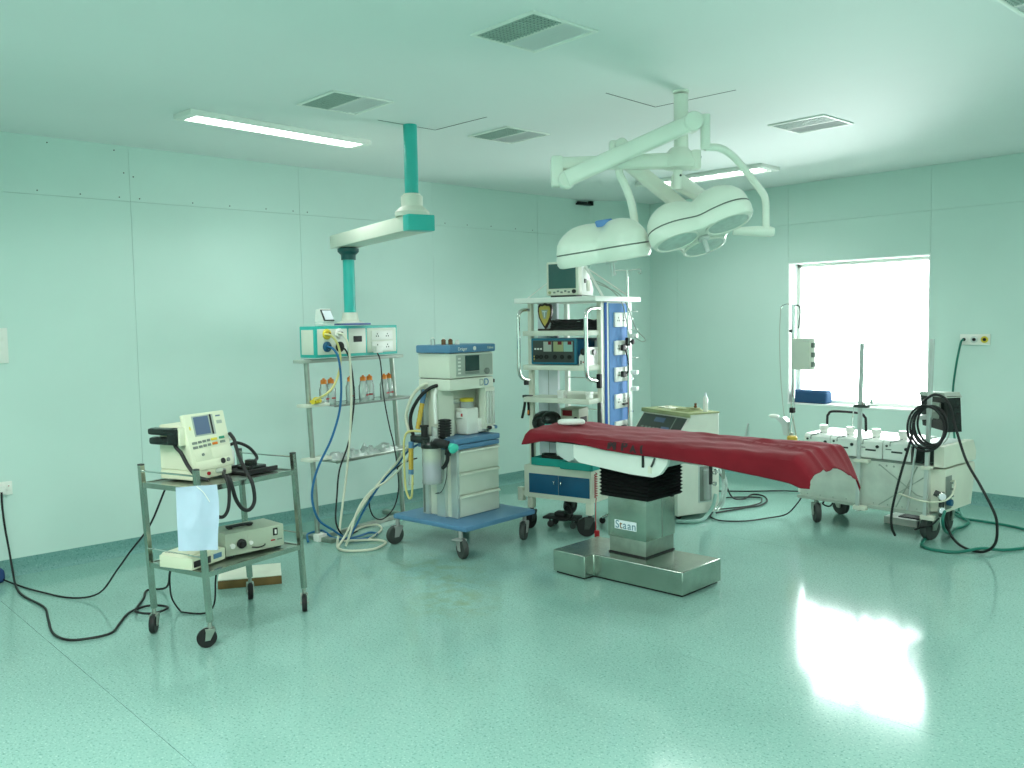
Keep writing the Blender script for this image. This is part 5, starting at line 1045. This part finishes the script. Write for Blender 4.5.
tl = tag(MB().bm((lambda b: (bmesh.ops.create_uvsphere(b, u_segments=24, v_segments=12, radius=1), [setattr(v, 'co', Vector((math.copysign(abs(v.co.x)**0.45, v.co.x)*0.085, math.copysign(abs(v.co.y)**0.6, v.co.y)*0.05, 0.018+math.copysign(abs(v.co.z)**0.7, v.co.z)*0.018))) for v in b.verts], b)[-1])(bmesh.new())).build('head_pad', M['towel']), 'small white rolled towel lying on the head end of the red sheet', 'towel')
tl.location = lpt(OL, OR_, (-0.50, -0.055, 0.859)); tl.rotation_euler = (0, 0, R(45))

# ================================================================= HEATER COOLER UNIT
HL_, HR = (2.064, -2.045, 0), -16
hc = thing('heater_cooler_unit', 'large white cabinet with a slanted dark control panel standing behind the operating table', 'heater cooler', HL_, HR)
pf = [(0.0, 0.03), (0.0, 0.60), (0.015, 0.615), (0.125, 0.765), (0.120, 0.785), (0.395, 0.785), (0.395, 0.03)]
hbv = MB().prism(pf, -0.60, 0.0, 'x').build('cabinet', mat('off_white_enamel', (0.76, 0.79, 0.70), 0.4, var=0.05), hc); bv = hbv.modifiers.new('edge', 'BEVEL'); bv.width = 0.006; bv.segments = 2; bv.limit_method = 'ANGLE'
n_ = Vector((0, -(0.765-0.615), 0.11)).normalized(); e_ = Vector((0, 0.11, 0.15)).normalized()
def slant(x0, x1, t0, t1, d0, d1, nm, m, par=hc, lab=None):
    mb = MB().box(x0, x1, t0, t1, d0, d1, 0.001)
    mb.v = [tuple(Vector((x, 0.015, 0.615))+e_*y+n_*z) for x, y, z in mb.v]; return mb.build(nm, M[m], par, lab)
sp2 = slant(-0.58, -0.03, 0.012, 0.172, -0.002, 0.004, 'control_panel', 'dark', hc, 'dark slanted control panel')
slant(-0.40, -0.27, 0.11, 0.15, 0.003, 0.006, 'display', 'screen', sp2); slant(-0.27, -0.17, 0.03, 0.075, 0.003, 0.006, 'display', 'screen', sp2)
slant(-0.155, -0.145, 0.012, 0.172, 0.003, 0.006, 'divider', 'greyd', sp2)
for k in range(5): slant(-0.52+k*0.05, -0.49+k*0.05, 0.04, 0.06, 0.003, 0.007, 'key', 'greyd', sp2)
MB().box(-0.61, 0.004, 0.115, 0.40, 0.785, 0.797, 0.004).box(-0.61, 0.004, 0.108, 0.122, 0.766, 0.797, 0.004).build('lid', M['olive'], hc, 'olive lid')
for x, y in ((-0.55, 0.05), (-0.05, 0.05), (-0.55, 0.35), (-0.05, 0.35)): MB().lathe([(0.018, -0.01), (0.018, 0.01)], (x, y, 0.018), (1, 0, 0), 14).box(x-0.015, x+0.015, y-0.02, y+0.02, 0.02, 0.034).build('castor', M['black'], hc)
MB().box(-0.002, 0.004, 0.195, 0.325, 0.115, 0.40, 0.012).build('recess_frame', M['alu'], hc); MB().box(0.0035, 0.006, 0.205, 0.315, 0.125, 0.39, 0.01).build('recess', M['greyd'], hc)
MB().cyl((0.02, 0.26, 0.14), (0.02, 0.26, 0.33), 0.028, seg=18).lathe([(0.03, 0.33), (0.032, 0.36), (0.02, 0.375)], (0.02, 0.26, 0)).build('filter_jar', M['clear'], hc)
for z in (0.345, 0.26): MB().cyl((0.0, 0.28, z), (0.05, 0.30, z), 0.010, seg=10).lathe([(0.016, 0), (0.016, 0.02)], (0.05, 0.30, z), (1, 0.3, 0), 12).build('valve', M['chrome'], hc)
for k, (y0, dz) in enumerate(((0.27, 0.0), (0.30, 0.03))): MB().tube([(0.04, y0, 0.37-dz), (0.07, y0+0.05, 0.38-dz), (0.085, y0+0.085, 0.32-dz), (0.08, y0+0.095, 0.22), (0.06, y0+0.085, 0.11), (0.03, y0+0.07, 0.06)], 0.011, 8).build('water_tube', M['clear'], hc)
MB().box(-0.001, 0.003, 0.34, 0.37, 0.33, 0.36, 0.004).build('inlet', M['black'], hc)
o = tag(MB().box(-0.13, 0.07, -0.07, 0.07, 0, 0.006, 0.001).box(-0.10, 0.05, -0.05, 0.06, 0.006, 0.018, 0.004).box(-0.02, 0.07, -0.02, 0.05, 0.018, 0.026, 0.004).build('folded_cloth', M['olive']), 'olive folded cloth lying on the lid of the white cabinet', 'cloth'); o.location = lpt(HL_, HR, (-0.17, 0.25, 0.797)); o.rotation_euler = (0, 0, R(HR+8))
o = tag(MB().lathe([(0.010, 0), (0.014, 0.008), (0.008, 0.02), (0.012, 0.03), (0.004, 0.036)]).build('bottle_stopper', M['brown']), 'small brown stopper on the folded cloth on the white cabinet', 'stopper'); o.location = lpt(HL_, HR, (-0.125, 0.27, 0.823))
o = tag(MB().box(-0.08, 0.08, -0.04, 0.04, 0, 0.010, 0.002).box(-0.03, 0.03, -0.012, 0.012, 0.010, 0.020, 0.003).build('notebook', M['paper']), 'pale notebook at the left on the lid of the white cabinet', 'book'); o.location = lpt(HL_, HR, (-0.43, 0.24, 0.797)); o.rotation_euler = (0, 0, R(HR))
bt2 = thing('water_bottle', 'slim white bottle standing on the right end of the white cabinet', 'bottle', lpt(HL_, HR, (-0.055, 0.31, 0.797)), HR)
MB().lathe([(0.017, 0), (0.019, 0.006), (0.019, 0.10), (0.010, 0.118), (0.008, 0.122)]).build('body', M['whitep'], bt2); MB().cyl((0, 0, 0.12), (0, 0, 0.143), 0.0085, seg=12).build('cap', M['papw'], bt2)
wd2 = tag(MB().cyl((1.385, -0.02, 0.50), (1.30, -0.035, 0.108), 0.008, seg=10).build('metal_rod', M['alu']), 'thin grey rod leaning on the back wall behind the white cabinet', 'rod')
cord('heater_cable', [(2.16,-1.636,0.311),(2.20,-1.63,0.25),(2.15,-1.45,0.10),(2.0,-1.05,0.010),(1.95,-0.85,0.010),(2.05,-0.84,0.010),(2.181,-1.0,0.010),(2.235,-1.192,0.010),(2.2,-1.353,0.010),(2.16,-1.55,0.010),(2.139,-1.658,0.010)], 0.0065, 'black', 'black cable curling in a loop on the floor right of the white cabinet')
cord('heater_cable', [(2.05,-1.62,0.010),(1.95,-1.30,0.010),(1.85,-1.16,0.010),(1.937,-1.015,0.010),(2.06,-0.93,0.010),(2.12,-0.98,0.012),(2.19,-1.12,0.012),(2.19,-1.30,0.012),(2.12,-1.47,0.012),(2.07,-1.60,0.012)], 0.006, 'black', 'black cable lying inside the larger loop right of the white cabinet')
cord('heater_cable', [(1.641,-0.928,0.010),(1.86,-0.743,0.010),(2.104,-0.505,0.010),(2.5,-0.40,0.010),(2.75,-0.6,0.010)], 0.006, 'black', 'straight black cable on the floor along the back wall')
cord('heater_cable', [(2.13,-1.70,0.010),(2.17,-1.78,0.010),(2.216,-1.824,0.010),(2.327,-1.858,0.010),(2.455,-1.753,0.010),(2.52,-1.559,0.010),(2.60,-1.42,0.03),(2.674,-1.39,0.12),(2.69,-1.34,0.18)], 0.0055, 'black', 'black cable swinging across the floor from the white cabinet to the pump console')
cord('drain_hose', [(2.11,-2.12,0.015),(2.20,-2.05,0.015),(2.215,-1.95,0.015),(2.20,-1.85,0.04),(2.205,-1.79,0.10),(2.19,-1.74,0.17)], 0.014, 'greent', 'pale green drain hose on the floor at the corner of the white cabinet', 'hose')
# ================================================================= PUMP CONSOLE (heart lung machine) under the window
QL, QR = (2.70, -1.40, 0), -1
hl = thing('pump_console', 'long steel heart lung pump console with four white pumps under the window', 'heart lung machine', QL, QR)
MB().box(0.0, 0.94, 0.0, 0.48, 0.187, 0.512, 0.004).build('body', M['pumpbody'], hl)
MB().box(0.0, 0.94, -0.004, 0.002, 0.500, 0.514).build('edge_trim', M['greyd'], hl)
MB().box(-0.02, 0.96, -0.012, 0.49, 0.165, 0.188, 0.003).build('base_frame', M['grey'], hl)
rv = MB()
for x in (0.60, 0.65, 0.70, 0.755): rv.lathe([(0.007, 0), (0.005, 0.004)], (x, -0.0005, 0.475), (0, -1, 0), 10)
for k in range(9): rv.lathe([(0.005, 0), (0.003, 0.004)], (0.06+k*0.10, -0.0005, 0.205), (0, -1, 0), 8)
rv.build('rivets', M['steel2'], hl)['kind'] = 'stuff'
for i, (x0, x1) in enumerate(((0.030, 0.230), (0.236, 0.432), (0.438, 0.616), (0.622, 0.815))):
    pm = MB().prism([(0.0, 0.516), (0.0, 0.632), (0.02, 0.650), (0.40, 0.655), (0.40, 0.516)], x0, x1, 'x').build('pump', M['pump'], hl); b_ = pm.modifiers.new('edge', 'BEVEL'); b_.width = 0.004; b_.segments = 2; b_.limit_method = 'ANGLE'
    xc = (x0+x1)/2+0.01
    MB().lathe([(0.028, 0.652), (0.026, 0.672), (0.031, 0.676), (0.032, 0.702), (0.028, 0.708)], (xc-0.02, 0.12, 0)).build('tube_clamp', M['whitep'], pm)
    MB().bar((xc-0.055, 0.004, 0.640), (xc+0.015, 0.035, 0.662), 0.012, 0.006).bar((xc-0.055, -0.003, 0.612), (xc-0.055, 0.004, 0.642), 0.008, 0.005).build('lever', M['greyd'], pm)
    MB().lathe([(0.008, 0), (0.008, 0.006)], (x0+0.028, 0, 0.612), (0, -1, 0), 14).build('knob', M['dark'], pm); MB().lathe([(0.011, 0), (0.011, 0.008)], (x1-0.032, 0, 0.600), (0, -1, 0), 14).build('knob', M['black'], pm)
    MB().box(x0+0.06, x0+0.135, -0.003, 0.001, 0.567, 0.579, 0.001).build('display', M['dark'], pm)
    MB().box(x0+0.02, x0+0.06, -0.002, 0.001, 0.585, 0.592).build('label', M['greyd'], pm)
MB().box(0.828, 0.965, 0.0, 0.40, 0.516, 0.628, 0.004).build('control_box', M['blackg'], hl)
MB().box(0.815, 0.99, -0.005, 0.42, 0.628, 0.645, 0.004).build('lid', M['alu'], hl)
ends = MB().prism([(0.022, 0.20), (0.022, 0.478), (0.03, 0.486), (0.50, 0.486), (0.515, 0.45), (0.455, 0.20)], 0.94, 1.03, 'x').build('end_box', M['ivory2'], hl)
MB().prism([(0.005, 0.500), (0.005, 0.636), (0.03, 0.640), (0.48, 0.640), (0.53, 0.56), (0.52, 0.500)], 0.965, 1.03, 'x').build('end_top', M['ivory2'], hl)
gp = MB().box(1.03, 1.036, 0.03, 0.12, 0.22, 0.44, 0.003).build('gas_panel', M['greyd'], hl)
for k in range(4): MB().lathe([(0.008, 0), (0.008, 0.018)], (1.036, 0.10, 0.26+k*0.045), (1, 0, 0), 10).build('tap', M['chrome'], gp)
MB().tube([(1.036, 0.10, 0.40), (1.07, 0.08, 0.41), (1.085, 0.04, 0.37), (1.08, -0.01, 0.32), (1.04, -0.05, 0.29), (0.92, -0.055, 0.275), (0.75, -0.03, 0.30)], 0.006, 8).build('sample_tube', M['whiteh'], hl)
for x, z, r in ((1.052, 0.315, 0.026), (1.05, 0.225, 0.022)):
    ga = MB().lathe([(r, 0), (r, 0.018), (r*0.9, 0.02)], (x-0.03, -0.012, z), (0.75, -0.66, 0), 20).build('pressure_gauge', M['chrome'], hl); MB().lathe([(r*0.88, 0.0205), (r*0.5, 0.022)], (x-0.03, -0.012, z), (0.75, -0.66, 0), 18).build('dial', M['papw'], ga)
MB().cyl((1.02, 0.0, 0.18), (1.02, 0.0, 0.34), 0.018, seg=14).cyl((0.98, -0.015, 0.335), (1.03, -0.005, 0.315), 0.020, seg=14).build('regulator', M['dark'], hl)
MB().lathe([(0.022, 0), (0.022, 0.03)], (1.04, 0.045, 0.27), (1, 0, 0), 14).build('regulator_knob', M['blued'], hl)
for x, x1, zt, zb in ((0.462, 0.484, 1.316, 0.14), (0.928, 0.960, 1.345, 0.175)):
    MB().bar((x, -0.035, zb), (x1, -0.035, zt), 0.023, 0.023, (1, 0, 0)).build('pole', M['alu'], hl, 'tall aluminium pole')
    MB().box(x+0.0-0.025, x+0.08 if x < 0.9 else x+0.035, -0.055, 0.004, 0.485, 0.508, 0.004).build('pole_bracket', M['ivory2'], hl); MB().box(x-0.028, x+0.06, -0.05, 0.0, 0.15, 0.18, 0.003).build('pole_foot', M['ivory2'], hl)
pc = MB().box(0.435, 0.535, -0.06, -0.012, 0.868, 0.890, 0.005).build('clamp', M['dark'], hl); MB().cyl((0.52, -0.03, 0.88), (0.60, -0.03, 0.885), 0.004, seg=8).lathe([(0.012, 0), (0.012, 0.02)], (0.50, -0.04, 0.89), (0, 0, 1), 12).lathe([(0.009, 0), (0.009, 0.03)], (0.55, -0.03, 0.90), (0.2, 0, 1), 10).build('clamp_screw', M['chrome'], pc)
MB().tube([(0.432, -0.04, 0.88), (0.425, -0.04, 0.80), (0.43, -0.05, 0.735), (0.45, -0.05, 0.715)], 0.004, 8).build('hook', M['chrome'], hl)
MB().tube([(0.02, 0.35, 0.50), (0.02, 0.35, 0.72), (0.03, 0.35, 0.76), (0.07, 0.35, 0.785), (0.27, 0.35, 0.785), (0.315, 0.35, 0.76), (0.325, 0.35, 0.72), (0.325, 0.35, 0.50)], 0.0095, 10, 4).build('push_handle', M['black'], hl)
for x, y, r, h_ in ((0.11, 0.03, 0.071, 133), (0.10, 0.38, 0.068, 170), (0.93, 0.08, 0.085, 80), (0.88, 0.46, 0.085, 100)): caster(hl, x, y, 0.168 if r < 0.08 else 0.186, r, h_, 'tyre', 'steel2', r*0.55, 'greyd')
MB().tube([(0.17, 0.05, 0.165), (0.15, 0.06, 0.13), (0.20, 0.06, 0.12), (0.24, 0.05, 0.16)], 0.006, 8).build('cable', M['black'], hl)
MB().box(-0.03, 0.0, 0.02, 0.12, 0.20, 0.23, 0.004).build('step', M['whitep'], hl)
for (p_, q_) in (((0.60, -0.004, 0.48), (0.86, -0.004, 0.30)), ((0.86, -0.004, 0.30), (0.92, -0.004, 0.29)), ((0.60, -0.004, 0.20), (0.90, -0.004, 0.42)), ((0.72, -0.004, 0.20), (0.86, -0.004, 0.49))):
    MB().cyl(p_, q_, 0.004, seg=6).build('wire', M['grey'], hl)
MB().cyl((0.80, -0.01, 0.19), (0.86, -0.03, 0.62), 0.008, seg=8).build('stay_rod', M['alu'], hl)
# monitor on the right pole
mn = thing('pump_monitor', 'dark backed small monitor clamped to the right hand pole of the pump console', 'monitor', lpt(QL, QR, (0.90, 0.14, 0.75)), QR-30)
MB().prism([(-0.11, 0.0), (0.15, -0.02), (0.13, 0.215), (-0.14, 0.215)], 0.0, 0.10, 'y').build('housing', M['blackg'], mn); MB().prism([(-0.15, 0.205), (0.135, 0.205), (0.11, 0.238), (-0.13, 0.228)], -0.01, 0.11, 'y').build('lid', M['grey'], mn)
MB().box(-0.05, 0.06, -0.02, 0.0, 0.06, 0.15, 0.006).build('rear_plate', M['grey'], mn); MB().box(0.02, 0.09, -0.035, -0.01, 0.09, 0.17, 0.006).build('bracket', M['steel2'], mn); MB().box(0.05, 0.09, -0.04, -0.03, 0.11, 0.15, 0.004).build('tag', M['ivory2'], mn)
MB().box(-0.06, 0.0, -0.15, 0.0, 0.05, 0.08, 0.006).build('arm', M['alu'], mn)
MB().tube([(0.12, 0.03, 0.05), (0.14, 0.02, 0.0), (0.13, 0.01, -0.06), (0.10, 0.0, -0.10)], 0.005, 8).build('lead', M['grey'], mn)
# coil of black hose
hz = MB()
for k in range(5):
    rr_ = 0.103+0.005*k; cx_, cz_ = 0.980-0.004*k, 0.785-0.004*k; yo = -0.066-0.016*k
    pts = []
    for i in range(33):
        a = 2*math.pi*i/32; pts.append((cx_+rr_*(0.92+0.05*math.sin(k*2.1))*math.cos(a+k), yo+0.006*math.sin(a*2+k), cz_+rr_*(1.18+0.04*math.cos(k*1.3))*math.sin(a+k)))
    hz.tube(pts, 0.0075, 8, 3)
o = tag(hz.build('hose_coil', M['black']), 'black hose wound in a coil on the right hand pole of the pump console', 'hose'); o.location = QL; o.rotation_euler = (0, 0, R(QR))
cord('air_hose', [(3.63,-1.530,0.93),(3.68,-1.535,0.975),(3.721,-1.538,0.99),(3.777,-1.539,0.97),(3.815,-1.539,0.91),(3.841,-1.54,0.804),(3.941,-1.622,0.601),(4.043,-1.673,0.464),(4.12,-1.675,0.321),(4.134,-1.645,0.227),(4.11,-1.60,0.10),(4.02,-1.53,0.020),(3.901,-1.485,0.012),(3.80,-1.40,0.03),(3.745,-1.37,0.09),(3.74,-1.42,0.155),(3.735,-1.44,0.195)], 0.0085, 'black', 'black hose sweeping from the coil down to the floor and back to the gauges', 'hose')
cord('air_hose', [(3.58,-1.533,0.80),(3.571,-1.535,0.718),(3.54,-1.545,0.582),(3.496,-1.55,0.41),(3.458,-1.55,0.237),(3.448,-1.55,0.148),(3.452,-1.545,0.08),(3.452,-1.50,0.025)], 0.0085, 'black', 'black hose end hanging from the coil in front of the pump console', 'hose')
cord('oxygen_hose', [(3.322,-0.028,1.303),(3.320,-0.06,1.290),(3.308,-0.06,1.237),(3.283,-0.055,1.102),(3.260,-0.05,0.903),(3.28,-0.10,0.70),(3.40,-0.30,0.30),(3.47,-0.45,0.03)], 0.0085, 'greenh', 'green oxygen hose hanging from the wall gas plate beside the window', 'hose')
cord('oxygen_hose', [(3.745,-1.43,0.22),(3.76,-1.50,0.18),(3.75,-1.44,0.10),(3.72,-1.25,0.03),(3.65,-1.0,0.012),(3.66,-0.87,0.012),(3.63,-0.70,0.012),(3.52,-0.58,0.012),(3.445,-0.478,0.012),(3.50,-0.52,0.026),(3.57,-0.64,0.016),(3.681,-0.625,0.012),(3.851,-0.639,0.012),(4.029,-0.699,0.012),(4.3,-0.85,0.012),(4.42,-1.05,0.012),(4.30,-1.20,0.012),(4.179,-1.215,0.012),(4.08,-1.372,0.012),(4.0,-1.506,0.034),(3.90,-1.62,0.014),(3.767,-1.656,0.012),(3.676,-1.603,0.012),(3.63,-1.48,0.012),(3.60,-1.30,0.012)], 0.010, 'greenh', 'green oxygen hose lying in wide loops on the floor around the pump console', 'hose')
fpd = thing('white_pedal', 'flat white box on the floor under the pump console', 'box', lpt(QL, QR, (0.60, 0.42, 0)), QR)
MB().box(-0.12, 0.12, -0.10, 0.10, 0.0, 0.05, 0.006).build('body', M['whitep'], fpd); MB().box(-0.03, 0.12, -0.06, 0.08, 0.05, 0.058, 0.003).build('pad', M['black'], fpd)
cord('pedal_cable', [lpt(QL, QR, p_) for p_ in ((0.70, 0.40, 0.04), (0.78, 0.20, 0.03), (0.84, 0.02, 0.06), (0.90, -0.03, 0.09), (0.97, -0.03, 0.12), (1.01, -0.01, 0.17))], 0.006, 'black', 'black cable from the white floor box to the gauges of the pump console')
# drip pole with grey box at the left end of the console
dp = MB().tube([(0.0, 0, 0.40), (0.0, 0, 0.60), (0.022, 0, 0.80), (0.030, 0, 1.0), (0.032, 0, 1.595)], 0.0125, 12, 5).build('drip_pole', M['chrome'], hl, 'bent chrome drip pole with a pale grey box', loc=(-0.11, 0.03, 0))
MB().box(-0.02, 0.115, -0.02, 0.02, 0.42, 0.45, 0.004).box(-0.02, 0.115, -0.02, 0.02, 0.485, 0.505, 0.004).build('bracket', M['steel2'], dp)
MB().tube([(0.036, 0, 1.59), (-0.02, 0, 1.60), (-0.06, 0, 1.59), (-0.075, 0, 1.565)], 0.004, 8).build('hook', M['chrome'], dp); MB().tube([(0.032, 0, 1.59), (0.07, 0, 1.585), (0.085, 0, 1.55), (0.075, 0, 1.44), (0.07, 0, 1.42)], 0.005, 8).build('hook', M['dark'], dp)
MB().tube([(-0.075, 0.0, 1.57), (-0.085, 0, 1.35), (-0.07, 0.0, 1.0), (-0.035, 0.0, 0.72), (0.0, 0.0, 0.66)], 0.003, 6).build('line', M['grey'], dp)
MB().lathe([(0.010, -0.03), (0.014, -0.01), (0.010, 0.0)], (0.0, 0, 1.40), (-1, 0, 0), 12).build('clamp', M['dark'], dp)
MB().box(0.045, 0.185, -0.045, 0.045, 1.115, 1.345, 0.008).build('grey_box', M['cream'], dp, 'pale grey green box')
for z in (1.155, 1.225, 1.295): MB().box(0.184, 0.200, -0.02, 0.02, z-0.018, z+0.018, 0.004).build('catch', M['greyd'], dp)
MB().box(0.036, 0.048, -0.03, 0.03, 1.12, 1.34, 0.003).build('back_plate', M['dark'], dp)
MB().box(0.01, 0.04, -0.02, 0.02, 0.79, 0.83, 0.004).build('clamp', M['black'], dp)
MB().prism([(-0.10, 0.745), (-0.04, 0.755), (0.0, 0.72), (0.0, 0.62), (-0.03, 0.62), (-0.05, 0.70)], -0.03, 0.03, 'y').build('holder', M['alu'], dp); MB().ball((-0.13, 0, 0.755), 0.045, 0.025, 0.016).build('cup', M['whitep'], dp)
MB().tube([(0.024, 0.0, 0.80), (0.04, 0, 0.70), (0.06, 0, 0.60), (0.055, 0, 0.54)], 0.006, 8).build('cable', M['grey'], dp)
yb_ = thing('yellow_jar', 'yellow jar hooked at the left end of the pump console behind the red sheet', 'jar', lpt(QL, QR, (-0.050, -0.03, 0.485)), QR)
MB().lathe([(0.036, 0), (0.038, 0.01), (0.038, 0.13), (0.03, 0.14)]).build('body', M['ochre'], yb_); MB().box(-0.04, -0.02, 0.03, 0.055, 0.1, 0.16, 0.004).build('hook', M['steel2'], yb_)
gb_ = thing('green_bottle', 'small green bottle beside the yellow jar at the end of the pump console', 'bottle', lpt(QL, QR, (0.012, -0.045, 0.525)), QR)
MB().lathe([(0.016, 0), (0.018, 0.01), (0.018, 0.05), (0.01, 0.07), (0.01, 0.075)]).build('body', M['leafgreen'], gb_); MB().box(-0.016, 0.016, 0.0, 0.046, -0.006, 0.0).build('ledge', M['steel2'], gb_)
bf = tag(MB().box(0.0, 0.345, -0.035, 0.085, 0.0, 0.118, 0.03, seg=4).build('blue_foam_block', M['bluefoam']), 'blue foam block with rounded ends lying on the window sill', 'cushion'); bf.location = (1.815, 0.04, WZ0+0.0145)
